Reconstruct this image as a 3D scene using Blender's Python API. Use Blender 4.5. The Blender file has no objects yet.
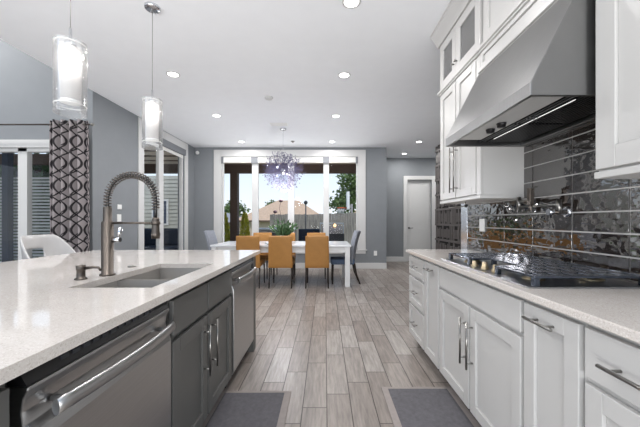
import bpy, math, random
from mathutils import Vector, Matrix
random.seed(7)
SC = bpy.context.scene
COL = SC.collection
PI = math.pi

def C(r, g, b, a=1.0):
    f = lambda c: (c/255/12.92) if c/255 <= 0.04045 else ((c/255+0.055)/1.055)**2.4
    return (f(r), f(g), f(b), a)

# ------------------------------------------------------------------ camera, world, sun, exposure
CH = 1.20                                     # camera height
cam_d = bpy.data.cameras.new('camera'); cam = bpy.data.objects.new('camera', cam_d); COL.objects.link(cam)
cam.location = (0, 0, CH); cam.rotation_euler = (PI/2, 0, 0)
cam_d.sensor_width = 36; cam_d.lens = 303/640*36
cam_d.shift_x = -5/640; cam_d.shift_y = 7.0/640
cam_d.clip_start = 0.02
SC.camera = cam
SC.view_settings.view_transform = 'Standard'; SC.view_settings.look = 'None'
SC.view_settings.gamma = 1; SC.view_settings.use_curve_mapping = False
SC.view_settings.exposure = 0.30

W = bpy.data.worlds.new('world'); SC.world = W; W.use_nodes = True
nt = W.node_tree; nt.nodes.clear()
out = nt.nodes.new('ShaderNodeOutputWorld'); bg = nt.nodes.new('ShaderNodeBackground')
tc = nt.nodes.new('ShaderNodeTexCoord'); sep = nt.nodes.new('ShaderNodeSeparateXYZ'); rp = nt.nodes.new('ShaderNodeValToRGB')
nt.links.new(tc.outputs['Generated'], sep.inputs[0]); nt.links.new(sep.outputs['Z'], rp.inputs[0])
rp.color_ramp.elements[0].position = 0.0; rp.color_ramp.elements[0].color = (0.93, 0.97, 1.0, 1)
rp.color_ramp.elements[1].position = 0.6; rp.color_ramp.elements[1].color = (0.42, 0.60, 0.92, 1)
e = rp.color_ramp.elements.new(0.22); e.color = (0.66, 0.81, 1.0, 1)
nt.links.new(rp.outputs[0], bg.inputs[0]); bg.inputs[1].default_value = 0.95
nt.links.new(bg.outputs[0], out.inputs[0])

sun_d = bpy.data.lights.new('sun', 'SUN'); sun_d.energy = 1.8; sun_d.angle = 0.03; sun_d.color = (1, 0.95, 0.86)
sun = bpy.data.objects.new('sun', sun_d); COL.objects.link(sun)
sun.rotation_euler = Vector((-0.35, 0.62, -0.9)).to_track_quat('-Z', 'Y').to_euler()

# added fill lamps outside the openings, standing in for daylight reflected off paving
def fill_area(name, loc, aim, sx, sy, watts, color=(1, 0.985, 0.96)):
    d = bpy.data.lights.new(name, 'AREA'); d.shape = 'RECTANGLE'; d.size = sx; d.size_y = sy; d.energy = watts; d.color = color
    o = bpy.data.objects.new(name, d); COL.objects.link(o); o.location = loc
    o.rotation_euler = Vector(aim).to_track_quat('-Z', 'Y').to_euler(); return o
fill_area('rear_fill_area', (-0.8, -3.0, 0.40), (0, 0.70, 0.71), 7.0, 1.5, 300, (1, 1, 1))  # added fill behind the camera, lifts the ceiling
fill_area('patio_fill_area', (-0.9, 8.7, 0.16), (0, -0.33, 0.94), 3.4, 1.3, 55, (1, 1, 1))  # added fill kept out of sight below the window sill
LAMP_W = 10.5        # each recessed ceiling lamp, watts
PEND_W = 0.25
CHAND_W = 40.0

# ------------------------------------------------------------------ materials
def nd(t, typ, **kw):
    n = t.nodes.new(typ)
    for k, v in kw.items():
        setattr(n, k, v)
    return n

def mat(name, col, rough=0.5, metal=0.0, var=0.0, vscale=6.0, bump=0.0, bscale=60.0, stretch=None, ior=None, coat=0.0, emit=None, spec=None):
    m = bpy.data.materials.new(name); m.use_nodes = True
    t = m.node_tree; p = t.nodes['Principled BSDF']
    p.inputs['Base Color'].default_value = col; p.inputs['Roughness'].default_value = rough; p.inputs['Metallic'].default_value = metal
    if ior: p.inputs['IOR'].default_value = ior
    if spec is not None: p.inputs['Specular IOR Level'].default_value = spec
    if coat: p.inputs['Coat Weight'].default_value = coat; p.inputs['Coat Roughness'].default_value = 0.08
    if emit:
        p.inputs['Emission Color'].default_value = emit[0]; p.inputs['Emission Strength'].default_value = emit[1]
    tc = nd(t, 'ShaderNodeTexCoord'); mp = nd(t, 'ShaderNodeMapping')
    t.links.new(tc.outputs['Object'], mp.inputs[0])
    if stretch: mp.inputs['Scale'].default_value = stretch
    ns = nd(t, 'ShaderNodeTexNoise'); ns.inputs['Scale'].default_value = vscale; ns.inputs['Detail'].default_value = 4
    t.links.new(mp.outputs[0], ns.inputs['Vector'])
    if var > 0:
        hs = nd(t, 'ShaderNodeMapRange'); hs.inputs['From Min'].default_value = 0.3; hs.inputs['From Max'].default_value = 0.7
        hs.inputs['To Min'].default_value = 1-var; hs.inputs['To Max'].default_value = 1+var
        t.links.new(ns.outputs[0], hs.inputs[0])
        mx = nd(t, 'ShaderNodeMix', data_type='RGBA', blend_type='MULTIPLY'); mx.inputs[0].default_value = 1
        mx.inputs[6].default_value = col
        t.links.new(hs.outputs[0], mx.inputs[7]); t.links.new(mx.outputs[2], p.inputs['Base Color'])
    if bump > 0:
        n2 = nd(t, 'ShaderNodeTexNoise'); n2.inputs['Scale'].default_value = bscale; n2.inputs['Detail'].default_value = 3
        t.links.new(mp.outputs[0], n2.inputs['Vector'])
        b = nd(t, 'ShaderNodeBump'); b.inputs['Strength'].default_value = bump; b.inputs['Distance'].default_value = 0.01
        t.links.new(n2.outputs[0], b.inputs['Height']); t.links.new(b.outputs[0], p.inputs['Normal'])
    return m

def math_n(t, op, a=None, b=None, c=None):
    n = nd(t, 'ShaderNodeMath', operation=op)
    for i, x in enumerate((a, b, c)):
        if x is None: continue
        if isinstance(x, (int, float)): n.inputs[i].default_value = x
        else: t.links.new(x, n.inputs[i])
    return n.outputs[0]

def floor_mat():
    m = bpy.data.materials.new('wood_look_tile'); m.use_nodes = True
    t = m.node_tree; p = t.nodes['Principled BSDF']
    tc = nd(t, 'ShaderNodeTexCoord'); s = nd(t, 'ShaderNodeSeparateXYZ'); t.links.new(tc.outputs['Object'], s.inputs[0])
    x = math_n(t, 'DIVIDE', math_n(t, 'SUBTRACT', s.outputs[0], 0.012), 0.1556)
    col = math_n(t, 'FLOOR', x); fx = math_n(t, 'FRACT', x)
    sh = math_n(t, 'MULTIPLY', math_n(t, 'ADD', col, 2.0), 0.1525)
    y = math_n(t, 'DIVIDE', math_n(t, 'SUBTRACT', math_n(t, 'SUBTRACT', s.outputs[1], 2.40), sh), 0.61)
    row = math_n(t, 'FLOOR', y); fy = math_n(t, 'FRACT', y)
    ex = math_n(t, 'MULTIPLY', math_n(t, 'MINIMUM', fx, math_n(t, 'SUBTRACT', 1.0, fx)), 0.1556)
    ey = math_n(t, 'MULTIPLY', math_n(t, 'MINIMUM', fy, math_n(t, 'SUBTRACT', 1.0, fy)), 0.61)
    g = math_n(t, 'LESS_THAN', math_n(t, 'MINIMUM', ex, ey), 0.0032)
    cmb = nd(t, 'ShaderNodeCombineXYZ'); t.links.new(col, cmb.inputs[0]); t.links.new(row, cmb.inputs[1])
    wn = nd(t, 'ShaderNodeTexWhiteNoise', noise_dimensions='2D'); t.links.new(cmb.outputs[0], wn.inputs['Vector'])
    cr = nd(t, 'ShaderNodeValToRGB'); t.links.new(wn.outputs['Value'], cr.inputs[0])
    cr.color_ramp.elements[0].color = C(132, 122, 115); cr.color_ramp.elements[1].color = C(161, 154, 148)
    k = cr.color_ramp.elements.new(0.5); k.color = C(147, 138, 131)
    # grain: noise stretched along the plank, shifted per plank
    vo = nd(t, 'ShaderNodeVectorMath', operation='MULTIPLY_ADD'); t.links.new(wn.outputs['Color'], vo.inputs[0])
    vo.inputs[1].default_value = (9, 9, 9); t.links.new(tc.outputs['Object'], vo.inputs[2])
    mp = nd(t, 'ShaderNodeMapping'); mp.inputs['Scale'].default_value = (30, 3.0, 1); t.links.new(vo.outputs[0], mp.inputs[0])
    ns = nd(t, 'ShaderNodeTexNoise'); ns.inputs['Scale'].default_value = 1.6; ns.inputs['Detail'].default_value = 6; ns.inputs['Roughness'].default_value = 0.62
    t.links.new(mp.outputs[0], ns.inputs['Vector'])
    mr = nd(t, 'ShaderNodeMapRange'); mr.inputs['From Min'].default_value = 0.3; mr.inputs['From Max'].default_value = 0.72
    mr.inputs['To Min'].default_value = 0.62; mr.inputs['To Max'].default_value = 1.22; t.links.new(ns.outputs[0], mr.inputs[0])
    m1 = nd(t, 'ShaderNodeMix', data_type='RGBA', blend_type='MULTIPLY'); m1.inputs[0].default_value = 1
    t.links.new(cr.outputs[0], m1.inputs[6]); t.links.new(mr.outputs[0], m1.inputs[7])
    m2 = nd(t, 'ShaderNodeMix', data_type='RGBA'); t.links.new(g, m2.inputs[0]); t.links.new(m1.outputs[2], m2.inputs[6])
    m2.inputs[7].default_value = C(60, 52, 47)
    t.links.new(m2.outputs[2], p.inputs['Base Color'])
    p.inputs['Roughness'].default_value = 0.36
    b = nd(t, 'ShaderNodeBump'); b.inputs['Strength'].default_value = 0.5; b.inputs['Distance'].default_value = 0.002
    hh = math_n(t, 'SUBTRACT', math_n(t, 'MULTIPLY', ns.outputs[0], 0.3), g)
    t.links.new(hh, b.inputs['Height']); t.links.new(b.outputs[0], p.inputs['Normal'])
    return m

def quartz_mat():
    m = bpy.data.materials.new('speckled_quartz'); m.use_nodes = True
    t = m.node_tree; p = t.nodes['Principled BSDF']
    tc = nd(t, 'ShaderNodeTexCoord')
    v = nd(t, 'ShaderNodeTexVoronoi'); v.inputs['Scale'].default_value = 330; t.links.new(tc.outputs['Object'], v.inputs['Vector'])
    cr = nd(t, 'ShaderNodeValToRGB'); cr.color_ramp.interpolation = 'CONSTANT'
    sx = nd(t, 'ShaderNodeSeparateXYZ'); t.links.new(v.outputs['Color'], sx.inputs[0]); t.links.new(sx.outputs[0], cr.inputs[0])
    cr.color_ramp.elements[0].color = C(196, 188, 180); cr.color_ramp.elements[1].color = C(213, 207, 201); cr.color_ramp.elements[1].position = 0.10
    k = cr.color_ramp.elements.new(0.55); k.color = C(208, 201, 195)
    k = cr.color_ramp.elements.new(0.93); k.color = C(222, 218, 213)
    ns = nd(t, 'ShaderNodeTexNoise'); ns.inputs['Scale'].default_value = 9; ns.inputs['Detail'].default_value = 5; t.links.new(tc.outputs['Object'], ns.inputs['Vector'])
    mr = nd(t, 'ShaderNodeMapRange'); mr.inputs['To Min'].default_value = 0.9; mr.inputs['To Max'].default_value = 1.06; t.links.new(ns.outputs[0], mr.inputs[0])
    mx = nd(t, 'ShaderNodeMix', data_type='RGBA', blend_type='MULTIPLY'); mx.inputs[0].default_value = 1
    t.links.new(cr.outputs[0], mx.inputs[6]); t.links.new(mr.outputs[0], mx.inputs[7])
    t.links.new(mx.outputs[2], p.inputs['Base Color'])
    p.inputs['Roughness'].default_value = 0.06
    p.inputs['IOR'].default_value = 1.6
    return m

def curtain_mat():
    m = bpy.data.materials.new('ring_lattice_fabric'); m.use_nodes = True
    t = m.node_tree; p = t.nodes['Principled BSDF']
    uv = nd(t, 'ShaderNodeUVMap')
    def ring(off, sc, rad, wid):
        mp = nd(t, 'ShaderNodeMapping'); mp.inputs['Scale'].default_value = sc; mp.inputs['Location'].default_value = off
        t.links.new(uv.outputs[0], mp.inputs[0])
        fr = nd(t, 'ShaderNodeVectorMath', operation='FRACTION'); t.links.new(mp.outputs[0], fr.inputs[0])
        sb = nd(t, 'ShaderNodeVectorMath', operation='SUBTRACT'); t.links.new(fr.outputs[0], sb.inputs[0]); sb.inputs[1].default_value = (0.5, 0.5, 0)
        ln = nd(t, 'ShaderNodeVectorMath', operation='LENGTH'); t.links.new(sb.outputs[0], ln.inputs[0])
        return math_n(t, 'LESS_THAN', math_n(t, 'ABSOLUTE', math_n(t, 'SUBTRACT', ln.outputs['Value'], rad)), wid)
    su = nd(t, 'ShaderNodeSeparateXYZ'); t.links.new(uv.outputs[0], su.inputs[0])
    def ogee(k, off, amp, per, ph, wid):
        w = math_n(t, 'SINE', math_n(t, 'ADD', math_n(t, 'MULTIPLY', su.outputs[1], 2*PI/per), ph))
        x = math_n(t, 'ADD', math_n(t, 'ADD', math_n(t, 'MULTIPLY', su.outputs[0], k), off), math_n(t, 'MULTIPLY', w, amp))
        return math_n(t, 'LESS_THAN', math_n(t, 'ABSOLUTE', math_n(t, 'SUBTRACT', math_n(t, 'FRACT', x), 0.5)), wid)
    g = ogee(3.1, 0, 0.44, 0.60, 0, 0.048)
    for a in ((3.1, 0, -0.44, 0.60, 0, 0.048), (3.1, 0.5, 0.44, 0.60, 0, 0.045), (3.1, 0.5, -0.44, 0.60, 0, 0.045), (3.1, 0.25, 0.2, 0.30, 1.3, 0.035)):
        g = math_n(t, 'MAXIMUM', g, ogee(*a))
    mx = nd(t, 'ShaderNodeMix', data_type='RGBA'); t.links.new(g, mx.inputs[0])
    mx.inputs[6].default_value = C(150, 143, 144); mx.inputs[7].default_value = C(30, 26, 30)
    t.links.new(mx.outputs[2], p.inputs['Base Color']); p.inputs['Roughness'].default_value = 0.8
    return m

def glass_mat(name, tint=(1, 1, 1, 1), gloss=1.0, rough=0.0, milk=0.0):
    m = bpy.data.materials.new(name); m.use_nodes = True
    t = m.node_tree; t.nodes.clear()
    o = nd(t, 'ShaderNodeOutputMaterial'); mx = nd(t, 'ShaderNodeMixShader'); fr = nd(t, 'ShaderNodeFresnel'); fr.inputs[0].default_value = 1.45
    tr = nd(t, 'ShaderNodeBsdfTransparent'); tr.inputs[0].default_value = tint
    gl = nd(t, 'ShaderNodeBsdfGlossy'); gl.inputs['Roughness'].default_value = rough
    k = math_n(t, 'MULTIPLY', fr.outputs[0], gloss)
    t.links.new(k, mx.inputs[0]); t.links.new(tr.outputs[0], mx.inputs[1]); t.links.new(gl.outputs[0], mx.inputs[2]); t.links.new(mx.outputs[0], o.inputs[0])
    if milk:
        df = nd(t, 'ShaderNodeBsdfTranslucent'); d2 = nd(t, 'ShaderNodeBsdfDiffuse'); ad = nd(t, 'ShaderNodeMixShader'); m2 = nd(t, 'ShaderNodeMixShader')
        t.links.new(df.outputs[0], ad.inputs[1]); t.links.new(d2.outputs[0], ad.inputs[2]); m2.inputs[0].default_value = milk
        t.links.new(mx.outputs[0], m2.inputs[1]); t.links.new(ad.outputs[0], m2.inputs[2]); t.links.new(m2.outputs[0], o.inputs[0])
    return m

def wave_tile_mat():
    m = bpy.data.materials.new('black_glazed_tile'); m.use_nodes = True
    t = m.node_tree; p = t.nodes['Principled BSDF']
    p.inputs['Base Color'].default_value = C(44, 38, 35); p.inputs['Roughness'].default_value = 0.03; p.inputs['IOR'].default_value = 2.5
    tc = nd(t, 'ShaderNodeTexCoord'); mp = nd(t, 'ShaderNodeMapping'); mp.inputs['Scale'].default_value = (1, 0.8, 1.5)
    t.links.new(tc.outputs['Object'], mp.inputs[0])
    ns = nd(t, 'ShaderNodeTexNoise'); ns.inputs['Scale'].default_value = 24; ns.inputs['Detail'].default_value = 0.3; ns.inputs['Distortion'].default_value = 0.2
    t.links.new(mp.outputs[0], ns.inputs['Vector'])
    big = nd(t, 'ShaderNodeTexNoise'); big.inputs['Scale'].default_value = 4.0; t.links.new(mp.outputs[0], big.inputs['Vector'])
    mr = nd(t, 'ShaderNodeMapRange'); mr.inputs['From Min'].default_value = 0.35; mr.inputs['From Max'].default_value = 0.65
    mr.inputs['To Min'].default_value = 0.35; mr.inputs['To Max'].default_value = 1.0; t.links.new(big.outputs[0], mr.inputs[0])
    b = nd(t, 'ShaderNodeBump'); b.inputs['Distance'].default_value = 0.009
    t.links.new(math_n(t, 'MULTIPLY', mr.outputs[0], 0.38), b.inputs['Strength'])
    t.links.new(ns.outputs[0], b.inputs['Height']); t.links.new(b.outputs[0], p.inputs['Normal'])
    return m

M = {}
M['floor'] = floor_mat(); M['quartz'] = quartz_mat(); M['curtain'] = curtain_mat(); M['tile'] = wave_tile_mat()
M['wall'] = mat('grey_wall_paint', C(130, 134, 138), 0.7, var=0.02, bump=0.04, bscale=180)
M['ceil'] = mat('white_ceiling_paint', C(240, 242, 245), 0.8, var=0.01, bump=0.05, bscale=140)
M['trim'] = mat('white_trim_paint', C(206, 206, 205), 0.4, var=0.01)
M['cab'] = mat('white_cabinet_paint', C(191, 190, 188), 0.38, var=0.012, vscale=3)
M['dark'] = mat('charcoal_cabinet_paint', C(88, 88, 86), 0.42, var=0.04, vscale=8)
M['black'] = mat('black_plastic', C(20, 20, 22), 0.35, var=0.02)
M['toe'] = mat('dark_toe_kick', C(42, 40, 40), 0.7, var=0.05)
M['steel'] = mat('brushed_stainless', C(182, 182, 182), 0.30, 1.0, var=0.05, vscale=8, bump=0.03, bscale=40, stretch=(1, 1, 40))
M['hoodsteel'] = mat('hood_stainless', C(142, 142, 142), 0.30, 1.0, var=0.04, vscale=5, bump=0.03, bscale=30, stretch=(1, 30, 1))
M['baffle'] = mat('dark_baffle_steel', C(84, 84, 86), 0.35, 1.0, var=0.05)
M['nickel'] = mat('satin_nickel', C(146, 144, 140), 0.3, 1.0, var=0.03)
M['bronze'] = mat('brushed_gunmetal', C(102, 95, 89), 0.36, 1.0, var=0.05, bump=0.03, bscale=90)
M['springsteel'] = mat('dark_spring_wire', C(98, 92, 88), 0.35, 1.0, var=0.03)
M['edge'] = mat('satin_tile_edge', C(214, 218, 224), 0.18, 0.85, var=0.01)
M['panelsteel'] = mat('hood_panel_steel', C(196, 196, 194), 0.5, 0.35, var=0.02)
M['chrome'] = mat('chrome', C(220, 222, 226), 0.08, 1.0, var=0.01)
M['iron'] = mat('cast_iron_grate', C(92, 98, 110), 0.2, 0.85, var=0.06, vscale=40, bump=0.05, bscale=120)
M['brass'] = mat('pale_brass', C(196, 180, 150), 0.28, 1.0, var=0.03)
M['sink'] = mat('sink_steel', C(178, 174, 169), 0.42, 0.7, var=0.04)
M['grout'] = mat('pale_grout', C(200, 198, 196), 0.85, var=0.04, vscale=30)
M['mustard'] = mat('mustard_leather', C(166, 117, 56), 0.52, var=0.05, vscale=14, bump=0.05, bscale=220)
M['leg'] = mat('dark_metal_leg', C(52, 44, 40), 0.4, 0.3, var=0.03)
M['greyfab'] = mat('grey_woven_fabric', C(130, 134, 142), 0.9, var=0.08, vscale=30, bump=0.12, bscale=300)
M['bluefab'] = mat('dusty_blue_fabric', C(84, 100, 124), 0.85, var=0.08, vscale=30)
M['tablewhite'] = mat('white_lacquer', C(222, 222, 222), 0.28, var=0.02, vscale=12)
M['marble'] = mat('pale_marble_top', C(214, 216, 220), 0.18, var=0.05, vscale=5)
M['whiteplastic'] = mat('white_moulded_plastic', C(200, 198, 197), 0.3, var=0.01)
M['plate'] = mat('white_switch_plate', C(236, 236, 234), 0.4, var=0.01)
M['mat'] = mat('grey_woven_mat', C(96, 94, 98), 0.95, var=0.14, vscale=45, bump=0.2, bscale=260)
M['matedge'] = mat('pale_mat_edge', C(150, 142, 138), 0.9, var=0.06, vscale=30)
M['relief'] = mat('dark_relief_panel', C(96, 92, 90), 0.45, var=0.10, vscale=20)
M['reliefback'] = mat('black_relief_gap', C(28, 27, 28), 0.7, var=0.05)
M['glass'] = glass_mat('window_glass', (0.985, 0.99, 0.99, 1), 0.07)
M['cabglass'] = glass_mat('smoky_cabinet_glass', (0.8, 0.8, 0.79, 1), 2.0, 0.05, 0.12)
M['pendglass'] = glass_mat('clear_pendant_glass', (0.985, 0.99, 0.995, 1), 0.7, 0.05, 0.11)
M['frost'] = glass_mat('frosted_inner_glass', (1, 0.97, 0.95, 1), 0.3, 0.2, 0.55)
M['bulb'] = mat('lit_bulb', C(255, 250, 240), 0.3, emit=((1, 0.96, 0.9, 1), 9.0))
M['lens'] = mat('lit_downlight_lens', C(255, 255, 255), 0.4, emit=((1, 0.98, 0.95, 1), 8.0))
M['strip'] = mat('lit_hood_strip', C(255, 255, 255), 0.4, emit=((1, 0.98, 0.95, 1), 0.45))
M['crystal'] = mat('crystal_bead', C(98, 94, 126), 0.2, 0.3, var=0.1, vscale=30)
M['sparklamp'] = mat('chandelier_lamp', C(255, 255, 255), 0.3, emit=((0.93, 0.93, 1, 1), 1.6))
M['shade'] = mat('white_roller_shade', C(226, 226, 222), 0.8, var=0.02)
M['shadebox'] = mat('grey_shade_bracket', C(118, 121, 126), 0.6, var=0.02)
M['wood'] = mat('dark_stained_timber', C(70, 54, 46), 0.7, var=0.15, vscale=9, stretch=(1, 1, 6))
M['porch'] = mat('porch_ceiling_boards', C(196, 182, 166), 0.7, var=0.12, vscale=6, stretch=(1, 8, 1))
M['porchtrim'] = mat('porch_strip', C(112, 96, 84), 0.7, var=0.1)
M['patio'] = mat('patio_concrete', C(176, 170, 162), 0.85, var=0.06, vscale=5)
M['bounceground'] = mat('pale_bounce_ground', C(214, 208, 200), 0.9, var=0.04, vscale=3)  # for the added ground behind the camera that reflects sun indoors
M['grass'] = mat('lawn', C(112, 124, 74), 0.95, var=0.25, vscale=3, bump=0.4, bscale=90)
M['fence'] = mat('weathered_grey_fence', C(134, 128, 123), 0.85, var=0.38, vscale=5, stretch=(3, 1, 0.25))
M['roof'] = mat('tan_shingle_roof', C(196, 166, 140), 0.9, var=0.10, vscale=4, bump=0.3, bscale=40)
M['roofgrey'] = mat('grey_shingle_roof', C(150, 148, 150), 0.9, var=0.08, vscale=5)
M['brick'] = mat('tan_brick', C(198, 178, 158), 0.9, var=0.08, vscale=20)
M['fascia'] = mat('brown_fascia', C(96, 78, 66), 0.7, var=0.05)
M['leaf'] = mat('green_leaf', C(92, 112, 62), 0.6, var=0.35, vscale=2.5)
M['leafdark'] = mat('dark_green_leaf', C(66, 96, 58), 0.6, var=0.35, vscale=2.5)
M['leafyel'] = mat('yellow_green_leaf', C(186, 182, 66), 0.6, var=0.25, vscale=8)
M['bark'] = mat('bark', C(92, 76, 62), 0.9, var=0.2, vscale=14)
M['siding'] = mat('grey_siding', C(166, 165, 156), 0.8, var=0.06, vscale=6)
M['screen'] = mat('pale_slat', C(196, 204, 206), 0.7, var=0.05)
M['navy'] = mat('navy_cushion', C(44, 56, 76), 0.9, var=0.08, vscale=12)
M['orange'] = mat('orange_rim_paint', C(206, 96, 54), 0.5, var=0.03)
M['whitecord'] = mat('white_cord', C(232, 230, 226), 0.7, var=0.02)
M['petal'] = mat('dark_plum_petal', C(58, 40, 48), 0.8, var=0.15, vscale=30)
M['grillblack'] = mat('black_grill_enamel', C(44, 46, 52), 0.35, var=0.05)
M['flame'] = mat('lit_patio_lantern', C(255, 190, 110), 0.5, emit=((1, 0.62, 0.25, 1), 2.5))
M['bluestone'] = mat('pale_stone_top', C(200, 208, 216), 0.5, var=0.04)

# ------------------------------------------------------------------ mesh builder
class MB:
    def __init__(s):
        s.v = []; s.f = []; s.sm = []; s.uv = None
    def add(s, vs, fs, smooth=False):
        o = len(s.v); s.v += [tuple(v) for v in vs]
        for f in fs: s.f.append(tuple(i+o for i in f)); s.sm.append(smooth)
        return s
    def box(s, x0, x1, y0, y1, z0, z1, mtx=None):
        if x0 > x1: x0, x1 = x1, x0
        if y0 > y1: y0, y1 = y1, y0
        if z0 > z1: z0, z1 = z1, z0
        vs = [(x0,y0,z0),(x1,y0,z0),(x1,y1,z0),(x0,y1,z0),(x0,y0,z1),(x1,y0,z1),(x1,y1,z1),(x0,y1,z1)]
        if mtx is not None: vs = [mtx @ Vector(v) for v in vs]
        return s.add(vs, [(0,3,2,1),(4,5,6,7),(0,1,5,4),(1,2,6,5),(2,3,7,6),(3,0,4,7)])
    def tube(s, pts, r, n=10, caps=True, flat=1.0):
        pts = [Vector(p) for p in pts]; N = len(pts)
        rs = r if isinstance(r, (list, tuple)) else [r]*N
        T = [(pts[min(i+1, N-1)]-pts[max(i-1, 0)]).normalized() for i in range(N)]
        up = Vector((0, 0, 1)) if abs(T[0].z) < 0.9 else Vector((1, 0, 0))
        a = T[0].cross(up).normalized()
        vs = []
        for i in range(N):
            a = (a - T[i]*a.dot(T[i])).normalized(); b = T[i].cross(a)
            for k in range(n):
                an = 2*PI*k/n
                vs.append(pts[i] + a*math.cos(an)*rs[i] + b*math.sin(an)*rs[i]*flat)
        fs = [(i*n+k, i*n+(k+1) % n, (i+1)*n+(k+1) % n, (i+1)*n+k) for i in range(N-1) for k in range(n)]
        s.add(vs, fs, True)
        if caps:
            o = len(s.v)-len(vs)
            s.f.append(tuple(o+k for k in reversed(range(n)))); s.sm.append(False)
            s.f.append(tuple(o+(N-1)*n+k for k in range(n))); s.sm.append(False)
        return s
    def lathe(s, prof, c, axis='Z', n=24, smooth=True, caps=True):
        c = Vector(c); vs = []
        for (r, h) in prof:
            for k in range(n):
                a = 2*PI*k/n; x, y = r*math.cos(a), r*math.sin(a)
                vs.append(c + (Vector((x, y, h)) if axis == 'Z' else Vector((h, x, y)) if axis == 'X' else Vector((y, h, x))))
        P = len(prof)
        fs = [(i*n+k, i*n+(k+1) % n, (i+1)*n+(k+1) % n, (i+1)*n+k) for i in range(P-1) for k in range(n)]
        s.add(vs, fs, smooth)
        if caps:
            o = len(s.v)-len(vs)
            if prof[0][0] > 1e-5: s.f.append(tuple(o+k for k in reversed(range(n)))); s.sm.append(False)
            if prof[-1][0] > 1e-5: s.f.append(tuple(o+(P-1)*n+k for k in range(n))); s.sm.append(False)
        return s
    def prism(s, poly, axis, a0, a1):
        n = len(poly)
        def P(u, v, a): return (a, u, v) if axis == 'X' else (u, a, v) if axis == 'Y' else (u, v, a)
        vs = [P(u, v, a0) for u, v in poly] + [P(u, v, a1) for u, v in poly]
        fs = [tuple(range(n)), tuple(reversed(range(n, 2*n)))] + [(i, i+n, (i+1) % n+n, (i+1) % n) for i in range(n)]
        return s.add(vs, fs)
    def sphere(s, c, r, n=12, sc=(1, 1, 1)):
        c = Vector(c); vs = []; m = max(4, n//2)
        for i in range(m+1):
            th = PI*i/m
            for k in range(n):
                ph = 2*PI*k/n
                vs.append(c+Vector((r*sc[0]*math.sin(th)*math.cos(ph), r*sc[1]*math.sin(th)*math.sin(ph), r*sc[2]*math.cos(th))))
        fs = [(i*n+k, (i+1)*n+k, (i+1)*n+(k+1) % n, i*n+(k+1) % n) for i in range(m) for k in range(n)]
        return s.add(vs, fs, True)
    def grid(s, fn, nu, nv, skip=None, smooth=True):
        vs = [fn(i/nu, j/nv) for j in range(nv+1) for i in range(nu+1)]
        fs = [(j*(nu+1)+i, j*(nu+1)+i+1, (j+1)*(nu+1)+i+1, (j+1)*(nu+1)+i) for j in range(nv) for i in range(nu) if not (skip and skip(i, j))]
        return s.add(vs, fs, smooth)
    def build(s, name, m, parent=None, bevel=0, seg=2, solid=0, sub=0, recalc=True):
        off = Vector((0, 0, 0)); q = parent
        while q is not None: off += q.location; q = q.parent
        me = bpy.data.meshes.new(name)
        me.from_pydata([tuple(Vector(v)-off) for v in s.v], [], s.f)
        me.polygons.foreach_set('use_smooth', s.sm)
        if s.uv:
            l = me.uv_layers.new(name='UVMap')
            for lp in me.loops: l.data[lp.index].uv = s.uv[lp.vertex_index]
        if recalc:
            import bmesh
            b = bmesh.new(); b.from_mesh(me); bmesh.ops.recalc_face_normals(b, faces=b.faces); b.to_mesh(me); b.free()
        me.materials.append(m); me.update()
        o = bpy.data.objects.new(name, me); COL.objects.link(o)
        if parent is not None: o.parent = parent
        if solid:
            d = o.modifiers.new('solid', 'SOLIDIFY'); d.thickness = solid; d.offset = 0
        if bevel:
            d = o.modifiers.new('bevel', 'BEVEL'); d.width = bevel; d.segments = seg; d.limit_method = 'ANGLE'; d.angle_limit = 0.7
        if sub:
            d = o.modifiers.new('sub', 'SUBSURF'); d.levels = sub; d.render_levels = sub
        return o

def bx(*a): return MB().box(*a)

def tag(o, label, cat, group=None):
    o['label'] = label; o['category'] = cat
    if group: o['group'] = group
    return o
def thing(name, label, cat, loc, group=None):
    o = bpy.data.objects.new(name, None); COL.objects.link(o); o.location = loc; o.empty_display_size = 0.1
    return tag(o, label, cat, group)
def struct(name, mb, m, bevel=0, parent=None):
    o = mb.build(name, m, parent, bevel)
    if parent is None: o['kind'] = 'structure'
    return o
def sthing(name, loc):
    o = bpy.data.objects.new(name, None); COL.objects.link(o); o.location = loc; o['kind'] = 'structure'; return o
def dup(root, loc, label, rz=None, group=None):
    r = root.copy(); COL.objects.link(r); r.location = loc; r['label'] = label
    if rz is not None: r.rotation_euler = (0, 0, rz)
    if group: r['group'] = group
    for ch in list(root.children):
        c = ch.copy(); COL.objects.link(c); c.parent = r
        for g in list(ch.children):
            d = g.copy(); COL.objects.link(d); d.parent = c
    return r
def lamp(name, loc, watts, size=0.1, parent=None, kind='AREA', color=(1, 0.98, 0.965)):
    d = bpy.data.lights.new(name, kind); d.energy = watts; d.color = color
    if kind == 'AREA': d.shape = 'DISK'; d.size = size
    else: d.shadow_soft_size = size
    o = bpy.data.objects.new(name, d); COL.objects.link(o); o.location = loc
    if parent is not None:
        o.parent = parent; o.location = Vector(loc)-parent.location
    return o

CZ = 3.02          # ceiling
BY = 7.55          # back wall
HY = 8.85          # hall end wall
LX = -3.26         # left wall
RX = 1.45          # kitchen wall
LY = 4.25          # curtain wall
# ------------------------------------------------------------------ structure
struct('floor', bx(-8.0, 4.7, -1.6, 9.0, -0.12, 0), M['floor'])
struct('ceiling', bx(LX, 4.7, -1.6, 9.0, CZ, CZ+0.3), M['ceil'])
struct('ceiling_living', bx(-8.15, LX, -1.6, LY+0.15, 4.6, 4.75), M['ceil'])
struct('wall_soffit', bx(LX-0.02, LX+0.12, -1.6, LY, CZ+0.3, 4.6), M['wall'])
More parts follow.
